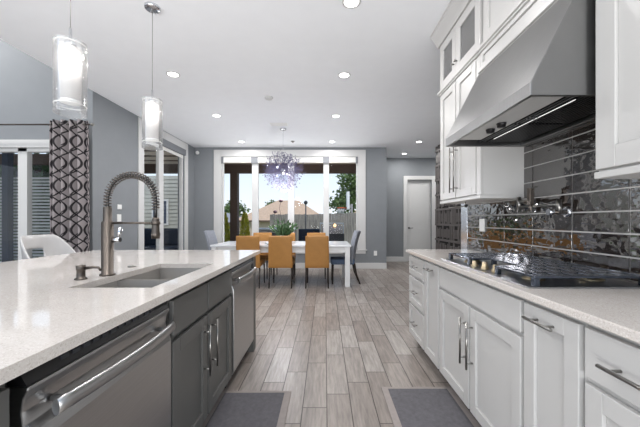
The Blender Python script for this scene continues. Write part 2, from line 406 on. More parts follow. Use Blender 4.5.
# back wall round the wide window
WX0, WX1, WZ0, WZ1 = -2.57, 0.815, 0.47, 2.79
b = MB()
b.box(LX-0.15, WX0, BY, BY+0.15, 0, CZ); b.box(WX1, 1.53, BY, BY+0.15, 0, CZ)
b.box(WX0, WX1, BY, BY+0.15, 0, WZ0); b.box(WX0, WX1, BY, BY+0.15, WZ1, CZ)
struct('wall_back', b, M['wall'])
struct('wall_hall_side', bx(1.38, 1.53, BY+0.15, HY, 0, CZ), M['wall'])
DX0, DX1, DZ = 2.405, 3.115, 2.39
b = MB()
b.box(1.38, DX0, HY, HY+0.15, 0, CZ); b.box(DX1, 4.7, HY, HY+0.15, 0, CZ); b.box(DX0, DX1, HY, HY+0.15, DZ, CZ)
struct('wall_hall', b, M['wall'])
struct('wall_hall_right', bx(4.55, 4.7, BY, HY, 0, CZ), M['wall'])
# left wall with the sliding window
SY0, SY1, SZ1 = 5.43, 7.02, 2.84
b = MB()
b.box(LX-0.15, LX, LY, SY0, 0, CZ); b.box(LX-0.15, LX, SY1, BY, 0, CZ); b.box(LX-0.15, LX, SY0, SY1, SZ1, CZ)
struct('wall_left', b, M['wall'])
# curtain wall
PX0, PX1, PZ1 = -6.0, -3.72, 2.22
b = MB()
b.box(-8.15, PX0, LY, LY+0.15, 0, 4.6); b.box(PX1, LX-0.15, LY, LY+0.15, 0, 4.6); b.box(PX0, PX1, LY, LY+0.15, PZ1, 4.6)
b.box(LX-0.15, LX, LY, LY+0.15, CZ, 4.6)
struct('wall_living', b, M['wall'])
b = MB()
b.box(-8.15, -8.0, 1.5, LY, 0, 4.6); b.box(-8.15, -8.0, -1.6, 1.5, 2.6, 4.6); b.box(-8.15, -8.0, -1.6, -1.3, 0, 2.6)
struct('wall_living_side', b, M['wall'])
# kitchen wall and the pantry block behind it
struct('wall_right', bx(RX, RX+0.15, -1.5, 3.2, 0, CZ), M['wall'])
struct('wall_pantry', bx(2.78, 4.55, -1.6, 7.54, 0, CZ), M['wall'])
# relief clad stretch of the pantry wall
b = MB().box(2.765, 2.78, 4.4, 7.54, 0, CZ)
struct('wall_relief_back', b, M['reliefback'])
b = MB(); random.seed(3)
z = 0.0
while z < CZ-0.02:
    h = 0.36; z1 = min(z+h, CZ)
    b.box(2.735, 2.765, 4.4, 7.54, z, min(z+0.045, z1))
    y = 4.4
    while y < 7.5:
        w = 0.085; hh = random.choice((0.0, 0.09, 0.16))
        b.box(2.73+random.random()*0.02, 2.765, y, y+w*0.62, z+0.045+hh*0.3, z1-hh*0.5)
        y += w
    z = z1
struct('wall_relief', b, M['relief'])
# glazed backsplash: separate glazed tiles on a grout bed
struct('wall_backsplash_bed', bx(RX-0.006, RX, 0.0, 3.06, 0.915, 1.80), M['grout'])
b = MB(); random.seed(5)
r = 0; z = 0.918
while z < 1.79:
    k = -1
    y = 1.764+0.333*4
    while y > -0.3:
        y1, y0 = y, y-0.333
        ya, yb = max(y0+0.0035, 0.0), min(y1-0.0035, 3.055)
        if yb-ya > 0.03:
            cy, cz = (ya+yb)/2, z+0.053
            mt = Matrix.Translation((RX-0.007, cy, cz)) @ Matrix.Rotation(random.uniform(-0.006, 0.006), 4, 'Z') @ Matrix.Rotation(random.uniform(-0.010, 0.010), 4, 'Y')
            b.box(-0.005, 0.005, ya-cy, yb-cy, -0.0512, 0.0512, mt)
        y = y0
    z += 0.110
struct('wall_backsplash', b, M['tile'], bevel=0.0012)
struct('trim_1', bx(RX-0.014, RX, 3.06, 3.2, 0, CZ), M['edge'], 0.002)

# casings, baseboards
b = MB()
for (x0, x1, z0, z1) in ((-2.766, WX0, 0.375, 2.957), (WX1, 1.012, 0.375, 2.957), (WX0, WX1, WZ1, 2.957), (WX0, WX1, 0.375, WZ0)):
    b.box(x0, x1, BY-0.022, BY, z0, z1)
b.box(-2.80, 1.045, BY-0.05, BY, 0.455, 0.475)
struct('trim_2', b, M['trim'], 0.003)
def windowpane(parent, *a): return bx(*a).build('glass_pane', M['glass'], parent)
w1 = sthing('window_1', ((WX0+WX1)/2, BY+0.05, WZ0))
b = MB()
for x0, x1 in ((WX0, WX0+0.03), (-1.826, -1.67), (-0.93, -0.772), (-0.04, 0.10), (WX1-0.03, WX1)):
    b.box(x0, x1, BY+0.02, BY+0.10, WZ0, WZ1)
b.box(WX0, WX1, BY+0.02, BY+0.10, WZ0, WZ0+0.05); b.box(WX0, WX1, BY+0.02, BY+0.10, WZ1-0.04, WZ1)
b.build('window_frame', M['trim'], w1, 0.004)
for x0, x1 in ((WX0+0.03, -1.826), (-1.67, -0.93), (-0.772, -0.04), (0.10, WX1-0.03)):
    windowpane(w1, x0, x1, BY+0.055, BY+0.061, WZ0+0.05, WZ1-0.04)
# sliding window in the left wall
b = MB()
b.box(LX, LX+0.022, SY0-0.15, SY0, 0, 3.0); b.box(LX, LX+0.022, SY1, SY1+0.15, 0, 3.0); b.box(LX, LX+0.022, SY0, SY1, SZ1, 3.0)
struct('trim_3', b, M['trim'], 0.003)
w2 = sthing('window_2', (LX-0.06, (SY0+SY1)/2, 0))
b = MB()
for y0, y1 in ((SY0, SY0+0.05), (6.02, 6.18), (SY1-0.05, SY1)):
    b.box(LX-0.10, LX-0.03, y0, y1, 0, SZ1)
b.box(LX-0.10, LX-0.03, SY0, SY1, 0, 0.08); b.box(LX-0.10, LX-0.03, SY0, SY1, SZ1-0.06, SZ1)
b.build('window_frame', M['trim'], w2, 0.004)
windowpane(w2, LX-0.068, LX-0.062, SY0+0.05, 6.02, 0.08, SZ1-0.06); windowpane(w2, LX-0.068, LX-0.062, 6.18, SY1-0.05, 0.08, SZ1-0.06)
# sliding door behind the curtain
b = MB()
b.box(PX0-0.11, PX0, LY-0.02, LY, 0, 2.33); b.box(PX1, PX1+0.11, LY-0.02, LY, 0, 2.33); b.box(PX0, PX1, LY-0.02, LY, PZ1, 2.33)
struct('trim_4', b, M['trim'], 0.003)
w3 = sthing('window_3', ((PX0+PX1)/2, LY+0.05, 0))
b = MB()
for x0, x1 in ((PX0, PX0+0.06), (-4.98, -4.86), (-4.33, -4.20), (PX1-0.06, PX1)):
    b.box(x0, x1, LY+0.02, LY+0.10, 0, PZ1)
b.box(PX0, PX1, LY+0.02, LY+0.10, 0, 0.10); b.box(PX0, PX1, LY+0.02, LY+0.10, PZ1-0.05, PZ1)
b.build('window_frame', M['trim'], w3, 0.004)
for x0, x1 in ((PX0+0.06, -4.98), (-4.86, -4.33), (-4.20, PX1-0.06)):
    windowpane(w3, x0, x1, LY+0.055, LY+0.061, 0.10, PZ1-0.05)
# baseboards
struct('baseboard_back', MB().box(LX, 1.53, BY-0.016, BY, 0, 0.145), M['trim'], 0.003)
struct('baseboard_hall', MB().box(1.53, 2.29, HY-0.016, HY, 0, 0.145).box(3.23, 4.55, HY-0.016, HY, 0, 0.145), M['trim'], 0.003)
struct('baseboard_left', MB().box(LX, LX+0.016, LY, SY0-0.15, 0, 0.145).box(LX, LX+0.016, SY1+0.15, BY-0.016, 0, 0.145), M['trim'], 0.003)
# hall door
b = MB()
b.box(DX0-0.115, DX0, HY-0.022, HY, 0, DZ+0.11); b.box(DX1, DX1+0.115, HY-0.022, HY, 0, DZ+0.11); b.box(DX0, DX1, HY-0.022, HY, DZ, DZ+0.11)
struct('trim_5', b, M['trim'], 0.003)
d1 = sthing('door_1', ((DX0+DX1)/2, HY+0.1, 0))
b = MB().box(DX0, DX1, HY+0.09, HY+0.125, 0.005, DZ)
b.build('door_slab', M['trim'], d1)
b = MB()
for z0, z1 in ((0.15, 0.95), (1.1, DZ-0.15)):
    b.box(DX0+0.12, DX1-0.12, HY+0.084, HY+0.09, z0, z1)
b.build('door_panel', M['trim'], d1, 0.003)
b = MB().lathe([(0.028, 0), (0.028, -0.012)], (DX0+0.07, HY+0.09, 0.98), 'Y', 14)
b.tube([(DX0+0.07, HY+0.085, 0.98), (DX0+0.07, HY+0.04, 0.98), (DX0+0.18, HY+0.04, 0.98)], 0.011, 8)
b.build('door_handle', M['black'], d1)

# ------------------------------------------------------------------ cabinet helpers
def shaker(side, xf, y0, y1, z0, z1, rail=0.062, th=0.02, gap=0.0065, flat=False):
    """a door or drawer front facing the aisle; side=+1 faces +X (island), -1 faces -X (range wall); xf is its front plane"""
    y0 += gap; y1 -= gap; z0 += gap; z1 -= gap
    xb = xf - side*th; b = MB()
    if flat:
        return b.box(xf, xb, y0, y1, z0, z1)
    xi = xf - side*0.012
    b.box(xf, xb, y0, y0+rail, z0, z1); b.box(xf, xb, y1-rail, y1, z0, z1)
    b.box(xf, xb, y0+rail, y1-rail, z0, z0+rail); b.box(xf, xb, y0+rail, y1-rail, z1-rail, z1)
    b.box(xi, xb, y0+rail, y1-rail, z0+rail, z1-rail)
    return b
def bar_handle(side, xf, p, q, r=0.006, off=0.035, inset=0.035):
    p = Vector(p); q = Vector(q); d = (q-p).normalized()
    x = xf+side*off
    P = Vector((x, p.y, p.z)); Q = Vector((x, q.y, q.z))
    b = MB().tube([P, Q], r, 10)
    for s in (P+d*inset, Q-d*inset):
        b.tube([s, (xf-side*0.002, s.y, s.z)], r*0.8, 8)
    return b

# ------------------------------------------------------------------ range wall, base cabinets
XF = 0.825
def base_cab(label, y0, y1):
    t = thing('base_cabinet', label, 'cabinet', ((XF+RX)/2, (y0+y1)/2, 0), 'white base cabinets along the range wall')
    b = MB().box(XF+0.021, RX-0.008, y0+0.001, y1-0.001, 0.10, 0.884)
    b.build('body', M['cab'], t, 0.001)
    bx(XF+0.085, XF+0.10, y0+0.001, y1-0.001, 0, 0.10).build('toe_kick', M['toe'], t)
    return t
def front(t, kind, y0, y1, z0, z1, handle=None, flat=False, rail=0.062):
    d = shaker(-1, XF, y0, y1, z0, z1, flat=flat, rail=rail).build(kind, M['cab'], t, 0.0025)
    if handle: bar_handle(-1, XF, *handle).build('handle', M['nickel'], d)
    return d
t = base_cab('white three-drawer base cabinet at the far end of the range wall run', 2.53, 2.985)
for z0, z1 in ((0.68, 0.868), (0.41, 0.672), (0.108, 0.402)):
    zc = (z0+z1)/2+0.005
    front(t, 'drawer', 2.535, 2.98, z0, z1, ((0, 2.68, zc), (0, 2.84, zc)), rail=0.05)
t = base_cab('narrow white pull-out cabinet with one tall front between drawers and cooktop cabinet', 2.20, 2.53)
front(t, 'door', 2.205, 2.525, 0.108, 0.868, ((0, 2.29, 0.815), (0, 2.44, 0.815)))
t = base_cab('wide white two-door base cabinet directly below the gas cooktop', 1.27, 2.20)
front(t, 'false_front', 1.275, 2.195, 0.72, 0.868, flat=True)
front(t, 'door', 1.737, 2.195, 0.108, 0.712, ((0, 1.775, 0.365), (0, 1.775, 0.635)))
front(t, 'door', 1.275, 1.733, 0.108, 0.712, ((0, 1.695, 0.365), (0, 1.695, 0.635)))
t = base_cab('white pull-out cabinet with a horizontal bar handle, right of the cooktop cabinet', 0.975, 1.27)
front(t, 'door', 0.98, 1.265, 0.108, 0.868, ((0, 1.06, 0.815), (0, 1.21, 0.815)))
t = base_cab('white drawer cabinet nearest the camera on the range wall side', 0.34, 0.975)
for z0, z1 in ((0.70, 0.868), (0.41, 0.692), (0.108, 0.402)):
    zc = (z0+z1)/2-0.005
    front(t, 'drawer', 0.345, 0.97, z0, z1, ((0, 0.50, zc), (0, 0.88, zc)), flat=(z0 == 0.70))
o = MB().box(0.80, RX-0.013, 0.33, 3.0, 0.885, 0.915).build('countertop', M['quartz'], None, 0.004, 3)
tag(o, 'pale speckled quartz countertop on the white cabinets, under the cooktop', 'countertop', 'quartz countertops')

# gas cooktop
t = thing('gas_cooktop', 'stainless gas cooktop with dark slotted grates set on the quartz counter', 'cooktop', (1.12, 1.735, 0.915))
b = MB().box(0.85, 1.385, 1.265, 2.225, 0.9152, 0.922)
b.build('tray', M['steel'], t, 0.002)
GT = 0.966
def grate(x0, x1, y0, y1):
    b = MB(); h0 = GT-0.011
    fw = 0.022
    b.box(x0, x0+fw, y0, y1, h0, GT); b.box(x1-fw, x1, y0, y1, h0, GT)
    b.box(x0+fw, x1-fw, y0, y0+fw, h0, GT); b.box(x0+fw, x1-fw, y1-fw, y1, h0, GT)
    ny = 3; nx = max(3, round((x1-x0)/0.066))
    for i in range(1, ny):
        yc = y0+(y1-y0)*i/ny
        b.box(x0+fw, x1-fw, yc-0.018, yc+0.018, h0, GT)
    p = (x1-x0)/nx
    for i in range(1, nx):
        xc = x0+p*i
        b.box(xc-0.024, xc+0.024, y0+fw, y1-fw, h0+0.001, GT-0.0005)
    for xx in (x0+0.012, x1-0.012):
        for yy in (y0+0.012, y1-0.012):
            b.box(xx-0.012, xx+0.012, yy-0.012, yy+0.012, 0.9215, h0)
    return b
for a in ((0.885, 1.37, 1.28, 1.585), (1.03, 1.37, 1.59, 1.88), (0.895, 1.37, 1.885, 2.195)):
    grate(*a).build('grate', M['iron'], t, 0.002)
for (x, y, r) in ((0.99, 1.44, 0.038), (1.25, 1.44, 0.048), (1.2, 1.735, 0.058), (0.99, 2.03, 0.042), (1.25, 2.03, 0.046)):
    br = MB().lathe([(r*1.25, 0), (r*1.25, 0.006), (r, 0.010), (r, 0.018)], (x, y, 0.922), n=20).build('burner', M['brass'], t)
    MB().lathe([(r*0.85, 0), (r*0.9, 0.006), (r*0.5, 0.009), (0.0, 0.009)], (x, y, 0.940), n=20).build('burner_cap', M['iron'], br)
for i in range(5):
    y = 1.62+i*0.0575
    x = 0.915+(0.03 if i % 2 else 0)
    MB().lathe([(0.022, 0), (0.022, 0.006), (0.016, 0.008), (0.015, 0.030), (0.012, 0.033), (0.0, 0.033)], (x, y, 0.922), n=16).build('knob', M['brass'], t)

# ------------------------------------------------------------------ range wall, upper cabinets
XU = 1.12
UG = 'white upper cabinets on the range wall'
t = thing('wall_cabinet', 'tall white upper cabinet with glass-fronted top doors at far end of wall', 'cabinet', (1.28, 2.58, 1.37), UG)
UY0, UY1 = 2.19, 2.955
b = MB().box(XU+0.021, RX-0.008, UY0, UY1, 1.385, 2.44)
bb = b.build('body', M['cab'], t, 0.001)
b = MB().box(XU, RX-0.008, UY0-0.0, UY1, 1.36, 1.385).box(XU+0.004, XU+0.021, UY0, UY0+0.06, 1.385, 2.44)
b.build('bottom_rail', M['cab'], t, 0.003)
for y0, y1, hy in ((UY0+0.06, 2.598, 2.560), (2.602, UY1-0.004, 2.640)):
    d = shaker(-1, XU, y0, y1, 1.388, 2.41).build('door', M['cab'], t, 0.0025)
    bar_handle(-1, XU, (0, hy, 1.44), (0, hy, 1.83)).build('handle', M['nickel'], d)
MB().box(XU-0.022, RX-0.008, UY0, UY1+0.012, 2.42, 2.445).box(XU-0.012, XU+0.02, UY0, UY1+0.006, 2.405, 2.42).build('molding', M['cab'], t, 0.004)
# the glazed top box is hollow so the doors can be looked through
b = MB()
b.box(RX-0.022, RX-0.008, UY0, UY1, 2.446, 2.90)
b.box(XU+0.021, RX-0.022, UY0, UY0+0.016, 2.446, 2.90); b.box(XU+0.021, RX-0.022, UY1-0.016, UY1, 2.446, 2.90)
b.box(XU+0.021, RX-0.022, UY0+0.016, UY1-0.016, 2.446, 2.462); b.box(XU+0.021, RX-0.022, UY0+0.016, UY1-0.016, 2.884, 2.90)
b.build('top_box', M['cab'], t)
for y0, y1, ky in ((UY0+0.004, 2.596, 2.57), (2.600, UY1-0.004, 2.63)):
    r = 0.075; b = MB()
    b.box(XU, XU+0.02, y0, y0+r, 2.45, 2.885); b.box(XU, XU+0.02, y1-r, y1, 2.45, 2.885)
    b.box(XU, XU+0.02, y0+r, y1-r, 2.45, 2.45+r); b.box(XU, XU+0.02, y0+r, y1-r, 2.885-r, 2.885)
    d = b.build('glass_door', M['cab'], t, 0.0025)
    bx(XU+0.008, XU+0.012, y0+r, y1-r, 2.45+r, 2.885-r).build('glass_pane', M['cabglass'], d)
    MB().lathe([(0.0, -0.030), (0.012, -0.026), (0.012, -0.018), (0.005, -0.014), (0.005, 0.002)], (XU, ky, 2.555), 'X', 12).build('knob', M['nickel'], d)

t = thing('hood_cabinet', 'white panelled cabinet bridging above the stainless range hood', 'cabinet', (1.28, 1.73, 2.24), UG)
HY0, HY1 = 1.27, 2.188
MB().box(XU+0.021, RX-0.008, HY0, HY1, 2.255, 2.90).build('body', M['cab'], t)
shaker(-1, XU, HY0, HY1, 2.285, 2.412, rail=0.03).build('apron', M['cab'], t, 0.002)
MB().box(XU-0.010, RX-0.008, HY0, HY1, 2.24, 2.255).box(XU-0.022, XU+0.021, HY0, HY1, 2.255, 2.283).build('bottom_rail', M['cab'], t, 0.004)
MB().box(XU-0.022, XU+0.021, HY0, HY1, 2.42, 2.445).box(XU-0.012, XU+0.02, HY0, HY1, 2.405, 2.42).build('molding', M['cab'], t, 0.004)
for y0, y1, ky in ((HY0, 1.728, 1.70), (1.732, HY1-0.04, 1.76)):
    d = shaker(-1, XU, y0, y1, 2.45, 2.885).build('door', M['cab'], t, 0.0025)
    MB().lathe([(0.0, -0.030), (0.012, -0.026), (0.012, -0.018), (0.005, -0.014), (0.005, 0.002)], (XU, ky, 2.52), 'X', 12).build('knob', M['nickel'], d)

t = thing('wall_cabinet', 'white upper cabinet right of the range hood, nearest the camera', 'cabinet', (1.28, 0.8, 1.37), UG)
RY0, RY1 = 0.34, 1.262
MB().box(XU+0.021, RX-0.008, RY0, RY1, 1.40, 2.90).build('body', M['cab'], t, 0.001)
MB().box(XU, RX-0.008, RY0, RY1, 1.372, 1.40).build('bottom_rail', M['cab'], t, 0.003)
for y0, y1 in ((RY0, 0.80), (0.804, RY1)):
    shaker(-1, XU, y0, y1, 1.403, 2.41, rail=0.085).build('door', M['cab'], t, 0.0025)
    shaker(-1, XU, y0, y1, 2.45, 2.885, rail=0.07).build('top_door', M['cab'], t, 0.0025)
MB().box(XU-0.022, XU+0.021, RY0, RY1, 2.42, 2.445).build('molding', M['cab'], t, 0.004)
# crown along the whole run
b = MB().prism([(1.14, 2.90), (1.115, 2.90), (1.105, 2.915), (1.095, 2.93), (1.06, 2.975), (1.045, 2.99), (1.04, CZ), (1.14, CZ)], 'Y', 0.34, 3.0)
b.box(1.14, RX, 2.955, 3.0, 2.90, CZ)
struct('trim_6', b, M['cab'], 0.002)

# ------------------------------------------------------------------ range hood
t = thing('range_hood', 'large stainless range hood with sloped front above the cooktop', 'range hood', (1.2, 1.73, 1.73))
HA, HB = 1.278, 2.182
def hood_shell():
    xo, xt, zb, zl, zt = 0.867, 1.10, 1.73, 1.785, 2.239
    b = MB()
    # front lip, sloped front, top; sides; back
    vs = []
    for y in (HA, HB):
        vs += [(xo, y, zb), (xo, y, zl), (xt, y, zt), (RX-0.008, y, zt), (RX-0.008, y, zb)]
    fs = [(0, 1, 2, 3, 4), (9, 8, 7, 6, 5), (0, 5, 6, 1), (1, 6, 7, 2), (2, 7, 8, 3), (3, 8, 9, 4)]
    b.add(vs, fs)
    # underside recess
    xi, xj, yi, yj, zr = xo+0.018, RX-0.05, HA+0.02, HB-0.02, 1.80
    vs = [(xo, HA, zb), (RX-0.008, HA, zb), (RX-0.008, HB, zb), (xo, HB, zb),
          (xi, yi, zb), (xj, yi, zb), (xj, yj, zb), (xi, yj, zb), (xi, yi, zr), (xj, yi, zr), (xj, yj, zr), (xi, yj, zr)]
    fs = [(0, 1, 5, 4), (1, 2, 6, 5), (2, 3, 7, 6), (3, 0, 4, 7), (4, 5, 9, 8), (5, 6, 10, 9), (6, 7, 11, 10), (7, 4, 8, 11), (8, 9, 10, 11)]
    b.add(vs, fs)
    return b
hood_shell().build('canopy', M['hoodsteel'], t, 0.004, 3)
cp = MB().box(0.93, 1.075, HA+0.03, HB-0.09, 1.756, 1.80).build('control_panel', M['panelsteel'], t, 0.002)
for y in (1.735, 1.85):
    MB().lathe([(0.026, 0.0), (0.026, -0.006), (0.024, -0.008), (0.022, -0.022), (0.0, -0.024)], (1.010, y, 1.756), n=16).build('knob', M['black'], cp)
bx(1.129, 1.133, HA+0.09, 2.03, 1.7445, 1.7475).build('light_strip', M['strip'], t)
for y in (1.60, 1.625):
    bx(1.085, 1.128, y, y+0.008, 1.743, 1.776).build('clip', M['chrome'], t)
for x0, x1, n in ((1.08, 1.125, 2), (1.14, 1.385, 12)):
    for y0, y1 in ((HA+0.03, 1.728), (1.732, HB-0.03)):
        b = MB().box(x0, x1, y0, y1, 1.775, 1.80)
        p = (x1-x0)/n
        for i in range(n):
            x = x0+i*p; b.box(x+0.002, x+p*0.6, y0+0.005, y1-0.005, 1.752, 1.775)
        b.build('baffle_filter', M['baffle'], t)

# pot filler
t = thing('pot_filler', 'folding nickel pot filler tap mounted on the black tiled wall', 'tap', (RX-0.02, 1.80, 1.25))
MB().lathe([(0.034, 0), (0.034, -0.008), (0.02, -0.014)], (RX-0.012, 1.80, 1.25), 'X', 18).build('escutcheon', M['chrome'], t)
MB().tube([(RX-0.014, 1.80, 1.25), (1.35, 1.80, 1.25)], 0.012, 12).build('stem', M['bronze'], t)
MB().tube([(1.352, 1.80, 1.25), (1.325, 1.80, 1.25)], 0.019, 14).build('valve_knob', M['chrome'], t)
MB().tube([(1.39, 1.80, 1.235), (1.39, 1.80, 1.325)], 0.014, 12).tube([(1.39, 1.80, 1.295), (1.37, 2.14, 1.295)], 0.008, 10).build('lower_arm', M['nickel'], t)
MB().tube([(1.37, 2.14, 1.265), (1.37, 2.14, 1.365)], 0.014, 12).tube([(1.37, 2.14, 1.335), (1.33, 1.96, 1.335)], 0.008, 10).build('upper_arm', M['nickel'], t)
MB().box(1.315, 1.345, 1.945, 1.975, 1.30, 1.41).tube([(1.33, 1.96, 1.30), (1.33, 1.96, 1.265)], 0.010, 10).build('spout', M['bronze'], t, 0.003)
MB().tube([(1.33, 1.96, 1.402), (1.325, 1.90, 1.412)], 0.005, 8).build('lever', M['nickel'], t)
# wall plate and towel bar
o = MB().box(RX-0.024, RX-0.0125, 2.72, 2.80, 1.10, 1.215).build('outlet_plate', M['plate'], None, 0.002)
tag(o, 'white outlet plate on the black glazed backsplash near the far counter end', 'outlet')
t = thing('paper_towel_holder', 'slim paper towel bar fixed under the far white upper cabinet', 'towel holder', (1.2, 2.76, 1.36))
MB().tube([(1.2, 2.93, 1.3595), (1.2, 2.93, 1.325), (1.2, 2.58, 1.325)], 0.006, 8).build('bar', M['nickel'], t)
MB().tube([(1.2, 2.585, 1.3595), (1.2, 2.585, 1.325)], 0.006, 8).build('bracket', M['nickel'], t)
MB().sphere((1.2, 2.575, 1.325), 0.015, 12).build('end_knob', M['black'], t)

# ------------------------------------------------------------------ island
IX = -0.65        # door plane
t = thing('kitchen_island', 'long charcoal kitchen island carcass under the speckled quartz top', 'island', (-1.3, 1.5, 0))
MB().box(-1.86, -1.30, 0.06, 2.85, 0.0, 0.884).build('back_panel', M['dark'], t, 0.002)
MB().box(-1.30, -0.652, 2.765, 2.85, 0.0, 0.884).build('end_panel', M['dark'], t, 0.002)
MB().box(-1.30, -0.67, 0.06, 0.085, 0.0, 0.884).build('near_end_panel', M['dark'], t, 0.002)
# near cabinet, mostly outside the frame
def isl_cab(label, y0, y1):
    t = thing('base_cabinet', label, 'cabinet', (-0.97, (y0+y1)/2, 0), 'charcoal island cabinets')
    b = MB()
    b.box(-1.298, IX-0.021, y0, y0+0.018, 0.10, 0.884); b.box(-1.298, IX-0.021, y1-0.018, y1, 0.10, 0.884)
    b.box(-1.298, IX-0.021, y0+0.018, y1-0.018, 0.10, 0.12); b.box(-1.298, -1.28, y0+0.018, y1-0.018, 0.12, 0.884)
    b.box(IX-0.04, IX-0.021, y0+0.018, y1-0.018, 0.845, 0.884)
    b.box(IX-0.04, IX-0.021, y0+0.018, y1-0.018, 0.675, 0.70); b.box(IX-0.04, IX-0.021, (y0+y1)/2-0.02, (y0+y1)/2+0.02, 0.12, 0.675)
    b.build('body', M['dark'], t)
    bx(IX-0.10, IX-0.085, y0, y1, 0, 0.10).build('toe_kick', M['toe'], t)
    return t
t = isl_cab('charcoal island drawer cabinet nearest the camera, left of the near dishwasher', 0.09, 0.635)
for z0, z1 in ((0.69, 0.862), (0.41, 0.68), (0.11, 0.40)):
    d = shaker(1, IX, 0.093, 0.632, z0, z1, flat=(z0 == 0.69)).build('drawer', M['dark'], t, 0.0025)
    bar_handle(1, IX, (0, 0.20, (z0+z1)/2), (0, 0.52, (z0+z1)/2)).build('handle', M['nickel'], d)
t = isl_cab('charcoal sink cabinet with two shaker doors and paired vertical bar handles', 1.29, 2.12)
ym = 1.685
for y0, y1 in ((1.293, ym), (ym+0.004, 2.117)):
    shaker(1, IX, y0, y1, 0.695, 0.862, flat=True).build('false_front', M['dark'], t, 0.0025)
for y0, y1, hy in ((1.293, ym, 1.625), (ym+0.004, 2.117, 1.735)):
    d = shaker(1, IX, y0, y1, 0.108, 0.682).build('door', M['dark'], t, 0.0025)
    bar_handle(1, IX, (0, hy, 0.37), (0, hy, 0.638)).build('handle', M['nickel'], d)

def dishwasher(label, y0, y1):
    t = thing('dishwasher', label, 'dishwasher', (-0.97, (y0+y1)/2, 0), 'stainless dishwashers in the island')
    MB().box(-1.295, IX-0.05, y0, y1, 0.02, 0.878).build('tub', M['black'], t)
    b = MB().prism([(IX-0.05, 0.105), (IX-0.006, 0.105), (IX+0.004, 0.13), (IX+0.004, 0.70), (IX-0.002, 0.725), (IX-0.014, 0.745),
                    (IX-0.018, 0.775), (IX-0.014, 0.805), (IX-0.003, 0.825), (IX-0.004, 0.832), (IX-0.05, 0.832)], 'Y', y0+0.012, y1-0.012)
    d = b.build('door', M['steel'], t, 0.003)
    n = 14; pts = []
    for i in range(n+1):
        s = i/n; bow = math.sin(PI*s)
        pts.append((IX+0.028+0.022*bow, y0+0.045+(y1-y0-0.09)*s, 0.768+0.002*bow))
    b = MB().tube(pts, 0.0105, 14, flat=1.9)
    for p in (pts[1], pts[-2]):
        b.tube([(IX-0.014, p[1], p[2]), p], 0.008, 10)
    b.build('handle', M['steel'], d)
    b = MB().prism([(IX-0.05, 0.834), (IX-0.006, 0.834), (IX-0.03, 0.876), (IX-0.05, 0.876)], 'Y', y0+0.012, y1-0.012)
    cp = b.build('control_strip', M['black'], t)
    for i in range(12):
        yy = y0+0.12+i*(y1-y0-0.24)/11
        bx(IX-0.026, IX-0.014, yy-0.012, yy+0.012, 0.846, 0.859).build('button', M['grillblack'], cp)
    bx(IX-0.12, IX-0.10, y0, y1, 0.0, 0.10).build('toe_kick', M['toe'], t)
    # round badge low on the door
    return t
dishwasher('near stainless dishwasher with a bowed handle, beside the charcoal sink cabinet', 0.655, 1.285)
dishwasher('far stainless dishwasher at the dining end of the island', 2.135, 2.755)

# countertop with sink cut-out
SX0, SX1, SYA, SYB = -1.09, -0.735, 1.285, 2.005
b = MB()
X0, X1, Y0, Y1 = -2.21, -0.62, 0.03, 2.93
b.box(X0, SX0, Y0, Y1, 0.885, 0.915); b.box(SX1, X1, Y0, Y1, 0.885, 0.915)
b.box(SX0, SX1, Y0, SYA, 0.885, 0.915); b.box(SX0, SX1, SYB, Y1, 0.885, 0.915)
# keep the joints of the four slabs welded
me_o = b.build('countertop', M['quartz'], None)
tag(me_o, 'long speckled quartz island countertop with a cut-out for the double sink', 'countertop', 'quartz countertops')
# sink
t = thing('kitchen_sink', 'stainless double-bowl undermount sink in the island countertop', 'sink', ((SX0+SX1)/2, 1.645, 0.70))
def bowl(y0, y1, zb):
    b = MB(); x0, x1 = SX0-0.004, SX1+0.004; zt = 0.884; ins = 0.018
    vs = [(x0, y0, zt), (x1, y0, zt), (x1, y1, zt), (x0, y1, zt), (x0+ins, y0+ins, zb), (x1-ins, y0+ins, zb), (x1-ins, y1-ins, zb), (x0+ins, y1-ins, zb)]
    b.add(vs, [(0, 1, 5, 4), (1, 2, 6, 5), (2, 3, 7, 6), (3, 0, 4, 7), (4, 5, 6, 7)])
    return b
for y0, y1 in ((SYA-0.004, 1.594), (1.628, SYB+0.004)):
    d = bowl(y0, y1, 0.70).build('bowl', M['sink'], t, 0, recalc=False)
    MB().lathe([(0.042, 0.0), (0.042, 0.004), (0.03, 0.005), (0.0, 0.003)], ((SX0+SX1)/2, (y0+y1)/2, 0.7005), n=18).build('drain', M['chrome'], d)
bx(SX0-0.004, SX1+0.004, 1.594, 1.628, 0.80, 0.878).build('divider', M['sink'], t, 0.010)

# faucet with spring neck
FX, FY = -1.13, 1.575
t = thing('kitchen_faucet', 'tall brushed gunmetal spring-neck kitchen faucet beside the sink', 'faucet', (FX, FY, 0.915))
MB().lathe([(0.036, 0), (0.036, 0.008), (0.028, 0.012), (0.028, 0.275), (0.020, 0.282), (0.020, 0.35), (0.017, 0.355), (0.0, 0.355)], (FX, FY, 0.9155), n=20).build('body', M['bronze'], t)
R = 0.125; zc = 1.312
arc = [(FX, FY, 1.25), (FX, FY, 1.262)] + [(FX+R-R*math.cos(PI*i/16), FY, zc+R*math.sin(PI*i/16)) for i in range(17)] + [(FX+2*R, FY, 1.255), (FX+2*R, FY, 1.205)]
MB().tube(arc, 0.0075, 10).build('hose', M['black'], t)
